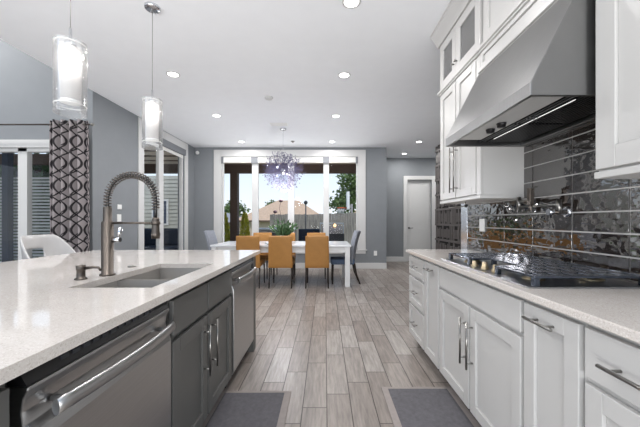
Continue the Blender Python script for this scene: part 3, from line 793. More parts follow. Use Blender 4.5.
# spring coil
def coil(path, r, turns, wire):
    P = [Vector(p) for p in path]; L = [0]
    for a, c in zip(P, P[1:]): L.append(L[-1]+(c-a).length)
    n = turns*9; pts = []
    for i in range(n+1):
        s = L[-1]*i/n; k = max(j for j in range(len(L)) if L[j] <= s+1e-9); k = min(k, len(P)-2)
        f = (s-L[k])/(L[k+1]-L[k]); p = P[k].lerp(P[k+1], f); T = (P[k+1]-P[k]).normalized()
        A = Vector((0, 1, 0)); B = T.cross(A); an = 2*PI*turns*i/n
        pts.append(p + A*math.cos(an)*r + B*math.sin(an)*r)
    return MB().tube(pts, wire, 5)
coil(arc[1:-1], 0.0175, 34, 0.0030).build('spring', M['springsteel'], t)
MB().lathe([(0.0, 0.0), (0.014, 0.0), (0.018, -0.012), (0.019, -0.075), (0.022, -0.085), (0.020, -0.11), (0.0, -0.11)], (FX+2*R, FY, 1.216), n=18).build('spray_head', M['bronze'], t)
MB().tube([(FX+0.018, FY, 1.187), (FX+2*R, FY, 1.187)], 0.006, 10).lathe([(0.022, -0.008), (0.022, 0.008)], (FX+2*R, FY, 1.187), n=16).build('support_arm', M['bronze'], t)
MB().tube([(FX+0.026, FY, 1.10), (FX+0.066, FY, 1.10)], 0.013, 14).tube([(FX+0.056, FY, 1.102), (FX+0.066, FY, 1.165)], [0.007, 0.012], 10).build('lever_handle', M['chrome'], t)
# soap dispenser
SXX, SYY = -1.18, 1.465
t = thing('soap_dispenser', 'short brushed gunmetal soap dispenser left of the faucet', 'soap dispenser', (SXX, SYY, 0.915))
MB().lathe([(0.026, 0), (0.026, 0.006), (0.018, 0.010), (0.018, 0.045), (0.020, 0.048), (0.020, 0.068), (0.0, 0.070)], (SXX, SYY, 0.9155), n=18).build('body', M['bronze'], t)
MB().tube([(SXX+0.015, SYY, 0.968), (SXX+0.06, SYY, 0.975), (SXX+0.085, SYY, 0.972), (SXX+0.095, SYY, 0.958)], [0.008, 0.007, 0.006, 0.005], 10).build('spout', M['bronze'], t)
o = MB().lathe([(0.024, 0), (0.024, 0.005), (0.02, 0.009), (0.0, 0.009)], (-1.185, 1.86, 0.9152), n=20).build('sink_hole_cover', M['nickel'])
tag(o, 'small round nickel cover disc on the island counter behind the faucet', 'cover')

# mats
def rug(name, label, x0, x1, y0, y1):
    t = thing(name, label, 'mat', ((x0+x1)/2, (y0+y1)/2, 0), 'grey kitchen mats in the aisle')
    MB().box(x0, x1, y0, y1, 0.0005, 0.010).build('border', M['matedge'], t, 0.004)
    MB().box(x0+0.045, x1-0.045, y0+0.045, y1-0.03, 0.010, 0.0125).build('woven_top', M['mat'], t, 0.001)
rug('kitchen_mat', 'grey woven mat on the floor in front of the charcoal sink cabinet', -0.735, -0.235, 0.95, 2.12)
rug('kitchen_mat', 'grey woven mat on the floor in front of the white cooktop cabinet', 0.40, 0.905, 1.00, 2.17)

# ------------------------------------------------------------------ pendants
PT = 2.225
t = thing('pendant_light', 'nearer glass cylinder pendant hanging above the island', 'pendant light', (-1.47, 1.75, CZ), 'glass pendants above the island')
px, py = -1.47, 1.75
MB().lathe([(0.062, 0), (0.062, -0.018), (0.055, -0.024), (0.0, -0.024)], (px, py, CZ), n=22).build('canopy', M['chrome'], t)
MB().tube([(px, py, CZ-0.02), (px, py, PT+0.06)], 0.0022, 6).build('cord', M['nickel'], t)
MB().lathe([(0.0, 0.08), (0.007, 0.08), (0.009, 0.0), (0.03, -0.004), (0.03, -0.03), (0.0, -0.03)], (px, py, PT+0.005), n=16).build('stem', M['chrome'], t)
MB().lathe([(0.073, -0.41), (0.073, 0.0), (0.0735, 0.003), (0.077, 0.003), (0.078, 0.0), (0.078, -0.41), (0.077, -0.413), (0.0735, -0.413), (0.073, -0.41)], (px, py, PT), n=36, caps=False).build('glass_shade', M['pendglass'], t)
MB().lathe([(0.052, -0.035), (0.052, -0.335)], (px, py, PT), n=28, caps=False).build('inner_diffuser', M['frost'], t, solid=0.003)
b = MB()
for zz in (-0.012, -0.36):
    b.tube([(px+0.0745*math.cos(a), py+0.0745*math.sin(a), PT+zz) for a in [2*PI*k/24 for k in range(25)]], 0.0028, 5)
for k in range(4):
    a = PI/4+PI/2*k; b.tube([(px+0.028*math.cos(a), py+0.028*math.sin(a), PT-0.012), (px+0.074*math.cos(a), py+0.074*math.sin(a), PT-0.012)], 0.0025, 5)
b.lathe([(0.054, -0.335), (0.054, -0.345), (0.03, -0.347)], (px, py, PT), n=22)
b.build('rim_rings', M['plate'], t)  # white colour stands in for bright highlights on the glass rims
MB().sphere((px, py, PT-0.085), 0.030, 16, (1, 1, 1.1)).build('bulb', M['bulb'], t)
lamp('pendant_lamp', (px, py, PT-0.15), PEND_W, 0.03, t, 'POINT', (1, 0.97, 0.94))
dup(t, (-1.47, 2.58, CZ), 'farther glass cylinder pendant hanging above the dining end of the island')

# ------------------------------------------------------------------ recessed lights
spots = [(0.22, 2.52, 'recessed ceiling light over the aisle nearest the camera, at the top frame edge'),
         (-1.89, 3.77, 'recessed ceiling light just beyond the farther glass pendant'),
         (0.24, 3.79, 'bright recessed ceiling light over the aisle, second from the camera'),
         (-1.88, 5.25, 'recessed ceiling light left of the chandelier over the near dining table edge'),
         (0.19, 5.28, 'recessed ceiling light right of the chandelier over the near dining table edge'),
         (-1.93, 7.0, 'recessed ceiling light beside the back window above its left half'),
         (0.16, 7.0, 'recessed ceiling light beside the back window above its right half'),
         (2.17, 7.0, 'recessed ceiling light by the dark relief wall of the passage'),
         (2.16, 8.25, 'recessed ceiling light deep in the passage, nearest the white door'),
         (3.5, 8.1, 'added unseen recessed ceiling light at the right end of the passage'),  # added out of sight to brighten the passage
         (-1.89, 2.3, 'added unseen recessed ceiling light over the island, between the two pendants and beyond them to the left'),  # out of frame, added to light the near counters
         (-0.6, 0.5, 'added unseen recessed ceiling light directly above the camera end of the aisle'),  # unseen lamp added for the near end, kept off the white cabinets
         (-1.89, 0.6, 'added unseen recessed ceiling light over the near end of the island')]  # unseen lamp added for light on the near island top
root = None
for i, (x, y, lab) in enumerate(spots):
    if root is None:
        root = thing('recessed_light', lab, 'ceiling light', (x, y, CZ), 'recessed ceiling lights')
        MB().lathe([(0.060, 0.0), (0.078, 0.0), (0.080, -0.003), (0.076, -0.006), (0.060, -0.006), (0.060, 0.0)], (x, y, CZ), n=28, caps=False).build('trim_ring', M['trim'], root)
        MB().lathe([(0.0, -0.004), (0.060, -0.004), (0.060, -0.001)], (x, y, CZ), n=28).build('lens', M['lens'], root)
        lamp('lamp', (x, y, CZ-0.012), LAMP_W, 0.11, root)
    else:
        dup(root, (x, y, CZ), lab)
t = thing('living_fill_light', 'added unseen ceiling light in the tall living space beyond the curtained door', 'ceiling light', (-5.2, 3.2, 4.6))  # lamp invented to brighten the living space wall
MB().lathe([(0.0, -0.02), (0.09, -0.02), (0.10, 0.0)], (-5.2, 3.2, 4.6), n=24).build('lens', M['lens'], t)
lamp('living_fill_lamp', (-5.2, 3.2, 4.56), 60, 0.2, t)
# ceiling bits
o = MB().lathe([(0.0, -0.03), (0.05, -0.028), (0.062, -0.012), (0.064, 0)], (-0.83, 4.48, CZ), n=24).build('smoke_detector', M['trim'])
tag(o, 'faint white smoke detector on the ceiling between the recessed lights', 'smoke detector')
t = thing('ceiling_vent', 'white rectangular air vent in the ceiling in front of the chandelier', 'vent', (-0.87, 5.72, CZ))
b = MB()
b.box(-1.03, -0.71, 5.64, 5.66, CZ-0.012, CZ-0.001); b.box(-1.03, -0.71, 5.78, 5.80, CZ-0.012, CZ-0.001); b.box(-1.03, -1.01, 5.66, 5.78, CZ-0.012, CZ-0.001); b.box(-0.73, -0.71, 5.66, 5.78, CZ-0.012, CZ-0.001)
b.build('frame', M['plate'], t)
b = MB()
for k in range(6): b.box(-1.01, -0.73, 5.664+k*0.02, 5.674+k*0.02, CZ-0.010, CZ-0.001)
b.build('grille', M['plate'], t)
o = MB().lathe([(0.0, -0.035), (0.02, -0.033), (0.022, -0.012), (0.045, -0.010), (0.045, 0)], (-0.74, 6.95, CZ), n=16).build('sprinkler_head', M['nickel'])
tag(o, 'small metal sprinkler head on the ceiling behind the chandelier', 'sprinkler')
o = MB().sphere((-3.16, 7.505, 2.88), 0.045, 14, (1, 1, 1)).build('motion_sensor', M['plate'])
tag(o, 'white dome motion sensor high in the corner between sliding window and back window', 'sensor')

# ------------------------------------------------------------------ chandelier
cx, cy, cz = -0.83, 6.0, 2.17
t = thing('chandelier', 'spherical crystal starburst chandelier hanging above the dining table', 'chandelier', (cx, cy, CZ))
MB().lathe([(0.0, 0), (0.065, 0), (0.065, -0.02), (0.05, -0.03), (0.0, -0.03)], (cx, cy, CZ), n=22).build('canopy', M['chrome'], t)
MB().tube([(cx, cy, CZ-0.03), (cx, cy, cz)], 0.004, 6).build('cord', M['chrome'], t)
MB().sphere((cx, cy, cz), 0.06, 16).build('core', M['chrome'], t)
random.seed(11)
def sprig(seed):
    random.seed(seed); b = MB(); L = 0.34
    b.tube([(0, 0, 0.03), (0, 0, L*0.8)], 0.0018, 4)
    for k in range(10):
        a = random.random()*2*PI; z0 = L*(0.40+0.06*k); rr = random.uniform(0.03, 0.07)
        p = Vector((rr*math.cos(a), rr*math.sin(a), min(L*1.08, z0+random.uniform(0.02, 0.09))))
        b.tube([(0, 0, z0*0.9), p], 0.0011, 3)
        s = random.uniform(0.007, 0.012)
        b.add([p+Vector(v)*s for v in ((1, 0, 0), (0, 1, 0), (-1, 0, 0), (0, -1, 0), (0, 0, 1.3), (0, 0, -1.3))],
              [(0, 1, 4), (1, 2, 4), (2, 3, 4), (3, 0, 4), (1, 0, 5), (2, 1, 5), (3, 2, 5), (0, 3, 5)])
    return b
protos = []
N = 92
for i in range(N):
    ph = math.acos(1-2*(i+0.5)/N); th = PI*(1+5**0.5)*i
    d = Vector((math.cos(th)*math.sin(ph), math.sin(th)*math.sin(ph), math.cos(ph)))
    if len(protos) < 4:
        o = sprig(20+i).build('crystal_sprig', M['crystal'], None)
        o.parent = t; protos.append(o)
    else:
        o = protos[i % 4].copy(); COL.objects.link(o); o.parent = t
    o.location = (0, 0, cz-CZ)
    q = d.to_track_quat('Z', 'Y'); o.rotation_mode = 'QUATERNION'; o.rotation_quaternion = q
    k = 1.0+0.2*((i*37) % 10)/10; o.scale = (k, k, k)
random.seed(13)
for i in range(9):
    d = Vector((random.uniform(-1, 1), random.uniform(-1, 0.3), random.uniform(-1, 1))).normalized()*0.15
    MB().sphere((cx+d.x, cy+d.y, cz+d.z), 0.016, 8).build('bulb', M['sparklamp'], t)
lamp('chandelier_lamp', (cx, cy, cz-0.42), CHAND_W, 0.15, t, 'POINT', (0.96, 0.95, 1))

# ------------------------------------------------------------------ dining table and chairs
t = thing('dining_table', 'long white dining table with pale marble top before the back window', 'table', (-0.79, 5.95, 0))
TX0, TX1, TY0, TY1 = -2.06, 0.47, 5.42, 6.48
MB().box(TX0, TX1, TY0, TY1, 0.725, 0.76).build('tabletop', M['marble'], t, 0.006)
b = MB()
b.box(TX0+0.05, TX1-0.05, TY0+0.05, TY0+0.075, 0.62, 0.725); b.box(TX0+0.05, TX1-0.05, TY1-0.075, TY1-0.05, 0.62, 0.725)
b.box(TX0+0.05, TX0+0.075, TY0+0.075, TY1-0.075, 0.62, 0.725); b.box(TX1-0.075, TX1-0.05, TY0+0.075, TY1-0.075, 0.62, 0.725)
b.build('apron', M['tablewhite'], t, 0.002)
for x in (TX0+0.02, TX1-0.11):
    for y in (TY0+0.02, TY1-0.11):
        MB().box(x, x+0.09, y, y+0.09, 0, 0.725).build('leg', M['tablewhite'], t, 0.004)

def make_chair():
    t = thing('dining_chair', '', 'chair', (0, 0, 0), 'mustard dining chairs')
    # local: back at y=-0.25, faces +y
    b = MB()
    w = 0.215
    def back(u, v):
        z = 0.36+0.57*v; x = (-1+2*u)*(w-0.012*v)
        return Vector((x, -0.235-0.05*v-0.012*(1-(2*u-1)**2), z))
    n = 8
    vs = []; 
    b.grid(back, n, n); 
    ob = b.build('backrest', M['mustard'], t, solid=0.05, bevel=0.012)
    MB().box(-0.215, 0.215, -0.21, 0.235, 0.37, 0.47).build('seat', M['mustard'], t, 0.03, 4)
    for sx in (-1, 1):
        MB().tube([(sx*0.195, -0.225, 0.38), (sx*0.20, -0.27, 0.0)], [0.016, 0.010], 8).build('leg', M['leg'], t)
        MB().tube([(sx*0.19, 0.205, 0.38), (sx*0.195, 0.215, 0.0)], [0.016, 0.010], 8).build('leg', M['leg'], t)
    return t
ch = make_chair()
ch['label'] = 'mustard dining chair on the near table side, leftmost, partly behind the island end'
ch.location = (-1.36, 5.62, 0)
dup(ch, (-0.79, 5.62, 0), 'mustard dining chair on the near table side, middle of the three')
dup(ch, (-0.14, 5.62, 0), 'mustard dining chair on the near table side, nearest the blue-seated grey chair')
dup(ch, (-1.38, 6.42, 0), 'mustard dining chair across the table at its window side, left of the plant', PI)
dup(ch, (-0.86, 6.42, 0), 'mustard dining chair across the table, right behind the potted plant', PI)
dup(ch, (-0.19, 6.42, 0), 'mustard dining chair across the table, right of the potted plant', PI)

def end_chair(label, loc, rz):
    # local: faces +y, back at -y, curved reclined back
    t = thing('dining_chair', label, 'chair', loc, 'grey end chairs')
    t.rotation_euler = (0, 0, rz)
    L = Vector(loc)
    b = MB()
    def back(u, v):
        x = (-1+2*u)*(0.225); z = 0.40+0.60*v
        y = -0.20-0.02*v-0.10*v*v+0.07*(2*u-1)**2
        return L+Vector((x, y, z))
    b.grid(back, 10, 10); b.build('backrest', M['greyfab'], t, solid=0.045, bevel=0.01)
    MB().box(L.x-0.225, L.x+0.225, L.y-0.2, L.y+0.25, 0.37, 0.475).build('seat', M['bluefab'], t, 0.03, 4)
    for sx in (-1, 1):
        MB().tube([L+Vector((sx*0.19, -0.19, 0.40)), L+Vector((sx*0.195, -0.23, 0.18)), L+Vector((sx*0.20, -0.30, 0.0))], [0.022, 0.018, 0.013], 8).build('leg', M['leg'], t)
        MB().tube([L+Vector((sx*0.19, 0.21, 0.40)), L+Vector((sx*0.19, 0.22, 0.0))], [0.02, 0.014], 8).build('leg', M['leg'], t)
    return t
end_chair('grey fabric chair with blue seat at the table end by the back wall outlet', (0.36, 5.90, 0), PI/2)
end_chair('grey fabric chair at the table end by the sliding window', (-2.02, 5.95, 0), -PI/2)

# centrepiece
t = thing('potted_plant', 'green leafy plant in a low dark bowl on the dining table', 'plant', (-0.83, 5.98, 0.76))
MB().lathe([(0.0, 0.0), (0.07, 0.0), (0.11, 0.05), (0.12, 0.09), (0.112, 0.09), (0.10, 0.055), (0.0, 0.03)], (-0.83, 5.98, 0.7605), n=22).build('bowl', M['grillblack'], t)
random.seed(4)
def leafquad(b, p, d, L, w):
    d = d.normalized(); s = d.cross(Vector((random.uniform(-1, 1), random.uniform(-1, 1), random.uniform(-1, 1)))).normalized()
    n = d.cross(s)
    b.add([p, p+d*L*0.5+s*w+n*w*0.3, p+d*L, p+d*L*0.5-s*w+n*w*0.3], [(0, 1, 2, 3)])
b = MB()
for k in range(70):
    a = random.random()*2*PI; tl = random.uniform(0.1, 1.0)
    d = Vector((math.cos(a)*tl, math.sin(a)*tl, random.uniform(0.45, 1.0)))
    base = Vector((-0.83, 5.98, 0.83)); tip = base+d.normalized()*random.uniform(0.15, 0.38)
    b.tube([base, tip], 0.0025, 4)
    for j in range(3): leafquad(b, base.lerp(tip, 0.4+0.25*j), d+Vector((random.uniform(-1, 1), random.uniform(-1, 1), 0.2))*0.6, random.uniform(0.08, 0.15), 0.024)
b.build('foliage', M['leafdark'], t)
for p in ((-0.87, 5.98, 1.59), (-0.98, 5.97, 1.37)):
    b = MB().tube([(-0.83, 5.98, 0.83), (-0.84, 5.98, 1.15), (p[0]-0.03, p[1], p[2]-0.15), p], 0.004, 5)
    s = b.build('flower_stem', M['petal'], t)
    MB().sphere(p, 0.036, 10, (1.2, 1, 0.9)).build('flower_head', M['petal'], s)
o = MB().lathe([(0.0, 0), (0.10, 0), (0.13, 0.018), (0.125, 0.02), (0.0, 0.008)], (-1.02, 5.72, 0.7605), n=22).build('serving_dish', M['bluestone'])
tag(o, 'small pale dish on the dining table in front of the plant', 'dish')

# ------------------------------------------------------------------ counter stools
def stool(label, loc):
    t = thing('counter_stool', label, 'stool', loc, 'white tub stools along the island')
    L = Vector(loc)                      # faces +X
    b = MB()
    nu, nv = 28, 10
    def shell(u, v):
        a = PI+(u-0.5)*2*1.75              # wraps round the back
        front = abs(u-0.5)*2
        top = 1.07-0.28*max(0, front-0.42)**1.3/0.58**1.3
        z = 0.64+(top-0.64)*v
        r = 0.19+0.045*v**0.7
        return L+Vector((r*math.cos(a)*0.98, r*math.sin(a), z))
    def skip(i, j): return 11 <= i <= 16 and 3 <= j <= 6
    b.grid(shell, nu, nv, skip); b.build('tub_back', M['whiteplastic'], t, solid=0.018, sub=1)
    MB().lathe([(0.0, 0.0), (0.17, 0.0), (0.19, 0.02), (0.19, 0.05), (0.17, 0.065), (0.0, 0.06)], L+Vector((0.01, 0, 0.62)), n=26).build('seat', M['whiteplastic'], t)
    MB().lathe([(0.03, 0.0), (0.03, 0.60)], L+Vector((0, 0, 0.02)), n=14).build('post', M['chrome'], t)
    MB().lathe([(0.0, 0.0), (0.2, 0.0), (0.2, 0.01), (0.05, 0.03), (0.03, 0.04)], L, n=28).build('base', M['chrome'], t)
    MB().tube([L+Vector((0.02, 0, 0.28)), L+Vector((0.16, 0.0, 0.28))], 0.009, 8).tube([L+Vector((0.16, y, 0.28)) for y in (-0.12, 0.12)], 0.009, 8).build('footrest', M['chrome'], t)
stool('white moulded tub stool at the island, in front of the patterned curtain', (-2.42, 2.74, 0))
stool('white moulded tub stool at the island, cut by the left frame edge', (-2.45, 2.06, 0))

# ------------------------------------------------------------------ curtain
t = thing('curtain', 'mauve-grey curtain with dark ring lattice pattern beside the sliding door', 'curtain', (-3.48, 4.12, 0))
b = MB(); uv = []
x0, x1, zt, zb = -3.74, -3.23, 2.56, 0.02
nu, nv = 90, 24
def cur(u, v):
    z = zb+(zt-zb)*v
    flare = 1.0+0.03*(1-v)
    x = (x0+x1)/2+(x1-x0)*(u-0.5)*flare
    y = 4.12+0.06*math.sin(u*2*PI*4.5)*(0.8+0.3*(1-v))+0.008*math.sin(u*31+v*5)
    return Vector((x, y, z))
b.grid(cur, nu, nv)
arc_u = [0.0]
for i in range(nu): arc_u.append(arc_u[-1]+(cur((i+1)/nu, 0.5)-cur(i/nu, 0.5)).length)
b.uv = [(arc_u[i], (zt-zb)*j/nv) for j in range(nv+1) for i in range(nu+1)]
b.build('fabric', M['curtain'], t, solid=0.003)
b = MB()
for k in range(9):
    u = (0.25+0.5*k)/4.5
    if u > 1: break
    p = cur(u, 0.978)
    b.lathe([(0.026, -0.004), (0.030, 0.0), (0.026, 0.004), (0.021, 0.0), (0.026, -0.004)], (p.x, 4.12, 2.505), 'X', 14, caps=False)
b.build('grommets', M['nickel'], t)
t = thing('curtain_rod', 'thin dark curtain rod with end finial above the sliding door', 'curtain rod', (-4.6, 4.12, 2.505))
MB().tube([(-6.3, 4.12, 2.505), (-3.19, 4.12, 2.505)], 0.010, 10).build('rod', M['leg'], t)
MB().tube([(-3.19, 4.12, 2.505), (-3.165, 4.12, 2.505), (-3.14, 4.12, 2.505)], [0.012, 0.022, 0.012], 12).build('finial', M['nickel'], t)
for x in (-6.2, -3.78):
    MB().tube([(x, 4.12, 2.505), (x, LY, 2.505)], 0.008, 8).build('bracket', M['leg'], t)

# roller shades
t = thing('roller_shade', 'white roller shade rolled up at the top of the wide back window', 'shade', (-0.87, BY, 2.7))
for x0, x1 in ((WX0+0.03, -1.80), (-1.69, 0.015), (0.02, WX1-0.03)):
    MB().box(x0, x1, BY-0.046, BY-0.024, 2.635, 2.765).build('fabric_roll', M['shade'], t, 0.006)
for x0, x1 in ((WX0, WX0+0.055), (-1.835, -1.665), (-0.05, 0.105), (WX1-0.055, WX1)):
    MB().box(x0, x1, BY-0.05, BY-0.022, 2.62, 2.775).build('bracket', M['shadebox'], t, 0.003)
t = thing('roller_shade', 'grey roller shade cassette at the top of the sliding window', 'shade', (LX, 6.2, 2.7))
MB().box(LX-0.028, LX+0.045, SY0, SY1, 2.70, 2.835).build('cassette', M['shadebox'], t, 0.006)
MB().box(LX-0.022, LX-0.012, SY0+0.03, SY1-0.03, 2.63, 2.70).build('fabric', M['shade'], t)

# switches and outlets
for (y, z, h, lab) in ((4.80, 1.415, 0.075, 'small white thermostat on the grey wall above the switch plate'), (4.79, 1.24, 0.115, 'white switch plate on the grey wall behind the faucet')):
    n = 'thermostat' if 'thermostat' in lab else 'switch_plate'
    o = MB().box(LX, LX+0.012, y-0.045, y+0.045, z-h/2, z+h/2).build(n, M['plate'], None, 0.003)
    tag(o, lab, 'thermostat' if n == 'thermostat' else 'switch')
o = MB().box(1.215, 1.295, BY-0.010, BY, 0.325, 0.445).build('outlet_plate', M['plate'], None, 0.003)
tag(o, 'white outlet plate low on the grey wall right of the back window', 'outlet')

# ------------------------------------------------------------------ outdoors
struct('ground_bounce', bx(-20, 20, -30, -1.6, -0.25, -0.1), M['bounceground'])  # unseen pale ground added to reflect sun up onto the ceiling
struct('ground', bx(-40, 40, BY+4.2, 70, -0.5, -0.35), M['grass'])
struct('ground_patio', MB().box(-8.5, 6, BY+0.15, BY+4.2, -0.2, -0.06).box(-12, LX-0.15, LY+0.15, BY+0.15, -0.2, -0.06), M['patio'])
# covered patio: deck roof, beams, posts
struct('ceiling_patio', MB().box(-6.6, 4.0, BY+0.16, 11.0, 3.16, 3.3).box(-6.6, LX-0.16, 7.2, BY+0.16, 3.16, 3.3).box(-9, LX-0.16, LY+0.16, 7.2, 3.16, 3.3), M['porch'])
t = thing('patio_roof_frame', 'dark timber beam on posts holding the patio roof outside', 'patio cover', (-1.0, 10.6, 0))
MB().box(-6.6, 4.0, 10.5, 10.7, 2.85, 3.16).build('beam', M['wood'], t, 0.004)
MB().box(-9, -4.9, 7.0, 7.15, 2.50, 2.74).build('beam', M['wood'], t, 0.004)
MB().box(-6.83, -6.70, 6.4, 6.52, -0.06, 3.16).build('post', M['navy'], t, 0.004)
for x in (-3.16, 3.0):
    MB().box(x-0.125, x+0.125, 10.47, 10.72, -0.06, 2.85).build('post', M['wood'], t, 0.006)
for k in range(8):
    y = 4.9+k*0.7
    MB().box(-6.5, LX-0.2, y, y+0.05, 3.12, 3.16).build('rafter', M['porchtrim'], t)

def leafy(b, c, rad, n, size, yscale=1.0):
    c = Vector(c)
    for k in range(n):
        d = Vector((random.gauss(0, 1), random.gauss(0, 1), random.gauss(0, 1))).normalized()*(random.random()**0.45)
        p = c+Vector((d.x*rad[0], d.y*rad[1], d.z*rad[2]))
        leafquad(b, p, Vector((random.uniform(-1, 1), random.uniform(-1, 1), random.uniform(-0.6, 1))), size*random.uniform(0.6, 1.3), size*0.32)
def tree(label, loc, h, rad, n, size, m, clusters=9, trunk=0.14, group='trees beyond the fence'):
    t = thing('tree', label, 'tree', loc, group); L = Vector(loc)
    MB().tube([L, L+Vector((0.05, 0, h*0.35)), L+Vector((0, 0, h*0.75))], [trunk, trunk*0.7, trunk*0.25], 8).build('trunk', M['bark'], t)
    b = MB()
    for k in range(clusters):
        a = random.random()*2*PI; r = random.uniform(0.2, 0.8)
        leafy(b, L+Vector((math.cos(a)*rad*r, math.sin(a)*rad*r, h*random.uniform(0.42, 0.92))), (rad*0.5, rad*0.5, rad*0.42), n//clusters, size)
    b.build('crown', m, t)
random.seed(21)
tree('leafy green tree filling the rightmost pane behind the fence', (1.9, 21, -0.35), 5.1, 1.75, 2300, 0.26, M['leaf'], 16)
tree('round green tree far away left of the tan roofed house', (-14.6, 48, -0.4), 4.4, 2.4, 900, 0.5, M['leaf'], 8)
tree('pale green tree far away right beside the dark patio post', (-10.4, 58, -0.4), 5.0, 2.2, 900, 0.5, M['leaf'], 8)
tree('broad tree far away, at the left edge of the back window', (-21.5, 54, -0.4), 4.2, 2.4, 900, 0.5, M['leaf'], 8)
def cypress(label, loc, h, r):
    t = thing('shrub', label, 'shrub', loc, 'columnar yellow-green shrubs by the patio'); L = Vector(loc)
    MB().tube([L, L+Vector((0, 0, h*0.6))], 0.03, 6).build('stem', M['bark'], t)
    b = MB()
    for k in range(900):
        v = random.random(); rr = r*(1-v)**0.6*min(1, 0.5+v*4)*random.random()**0.4; a = random.random()*2*PI
        leafquad(b, L+Vector((rr*math.cos(a), rr*math.sin(a), 0.05+v*h)), Vector((math.cos(a)*0.6, math.sin(a)*0.6, 1)), 0.12, 0.035)
    b.build('foliage', M['leafyel'], t)
cypress('yellow-green columnar shrub outside left of the dark patio post', (-4.05, 12.2, -0.35), 1.75, 0.30)
cypress('yellow-green columnar shrub outside right of the dark patio post', (-3.25, 12.3, -0.35), 1.75, 0.27)
# fence
t = thing('wooden_fence', 'weathered grey board fence across the back garden', 'fence', (2.0, 16.5, -0.35))
b = MB(); random.seed(8)
x = -3.0
while x < 9:
    zt = 1.52+0.03*random.random()+max(0, (x+1))*0.03
    b.box(x, x+0.135, 16.5, 16.52, -0.35, zt); x += 0.14
b.build('boards', M['fence'], t)
for k in range(6):
    MB().box(-2.9+k*2.3, -2.8+k*2.3, 16.53, 16.63, -0.35, 1.5).build('post', M['fence'], t)
MB().box(-3, 9, 16.52, 16.56, 1.15, 1.24).box(-3, 9, 16.52, 16.56, 0.0, 0.09).build('rail', M['fence'], t)
# neighbouring houses
def house(label, x0, x1, y0, y1, zb, ze, zr, hip, roofm, wallm):
    t = thing('house', label, 'house', ((x0+x1)/2, (y0+y1)/2, zb), 'neighbouring houses beyond the fence')
    MB().box(x0+0.4, x1-0.4, y0+0.4, y1-0.4, zb, ze).build('wall', wallm, t)
    ym = (y0+y1)/2
    vs = [(x0, y0, ze), (x1, y0, ze), (x1, y1, ze), (x0, y1, ze), (x0+hip, ym, zr), (x1-hip, ym, zr)]
    MB().add(vs, [(0, 1, 5, 4), (2, 3, 4, 5), (1, 2, 5), (3, 0, 4), (0, 3, 2, 1)]).build('roof', roofm, t)
    MB().box(x0, x1, y0-0.02, y0+0.05, ze-0.16, ze).build('fascia', M['fascia'], t)
    return t
house('tan hip-roofed neighbouring house behind the dining table plant', -8.7, 0.4, 29, 39, -0.5, 1.22, 3.45, 3.4, M['roof'], M['brick'])
house('low tan-roofed neighbouring house partly hidden behind the fence and tree', 1.2, 10, 34, 44, -0.5, 1.1, 3.2, 4.0, M['roof'], M['brick'])
house('low grey-roofed neighbouring house beyond the left shrubs', -16, -9.4, 33, 41, -0.5, 1.0, 2.3, 3.0, M['roofgrey'], M['siding'])
# patio counter with grill
t = thing('outdoor_kitchen', 'grey outdoor counter with pale top on the patio by the fence', 'outdoor counter', (-1.4, 11.3, -0.06))
MB().box(-2.55, -1.15, 11.3, 11.9, -0.35, 0.86).build('base', M['roofgrey'], t, 0.005)
MB().box(-2.62, -1.08, 11.25, 11.95, 0.86, 0.91).build('counter', M['bluestone'], t, 0.005)
MB().box(-2.45, -1.75, 11.28, 11.31, 0.1, 0.74).box(-1.7, -1.25, 11.28, 11.31, 0.1, 0.74).build('door', M['grillblack'], t, 0.004)
t = thing('patio_bench', 'low dark navy patio bench outside the third window pane', 'bench', (-0.6, 11.0, -0.06))
MB().box(-1.0, -0.2, 10.95, 11.5, 0.25, 0.42).build('seat', M['navy'], t, 0.03)
MB().box(-1.0, -0.2, 11.45, 11.6, 0.42, 0.88).build('back', M['navy'], t, 0.03)
for x in (-0.98, -0.27):
    for y in (10.98, 11.5): MB().box(x, x+0.05, y, y+0.05, -0.35 if y > 11.7 else -0.06, 0.25).build('leg', M['grillblack'], t)
t = thing('barbecue_grill', 'dark barbecue grill under a pale shelf with a small lit lantern', 'grill', (0.32, 11.2, -0.06))
MB().box(-0.18, 0.70, 11.0, 11.6, -0.06, 0.72).build('cabinet', M['grillblack'], t, 0.01)
MB().prism([(11.02, 0.72), (11.58, 0.72), (11.58, 0.85), (11.45, 0.98), (11.2, 0.98), (11.02, 0.85)], 'X', -0.1, 0.62).build('lid', M['roofgrey'], t, 0.01)
MB().box(-0.2, 0.72, 11.5, 11.62, 1.06, 1.12).box(-0.2, -0.16, 11.54, 11.6, 0.72, 1.06).box(0.68, 0.72, 11.54, 11.6, 0.72, 1.06).build('shelf', M['bluestone'], t, 0.004)
MB().sphere((0.36, 11.15, 1.02), 0.045, 10, (1, 1, 1.4)).build('lantern', M['flame'], t)
# garden lamp
t = thing('garden_lamp', 'slim dark garden lamp post standing before the fence', 'lamp', (-0.92, 14.5, -0.35))
MB().tube([(-0.92, 14.5, -0.35), (-0.92, 14.5, 1.98)], 0.03, 8).build('post', M['grillblack'], t)
MB().lathe([(0.0, 0.0), (0.07, 0.02), (0.10, 0.12), (0.05, 0.18), (0.0, 0.2)], (-0.92, 14.5, 1.96), n=12).build('lamp_head', M['grillblack'], t)
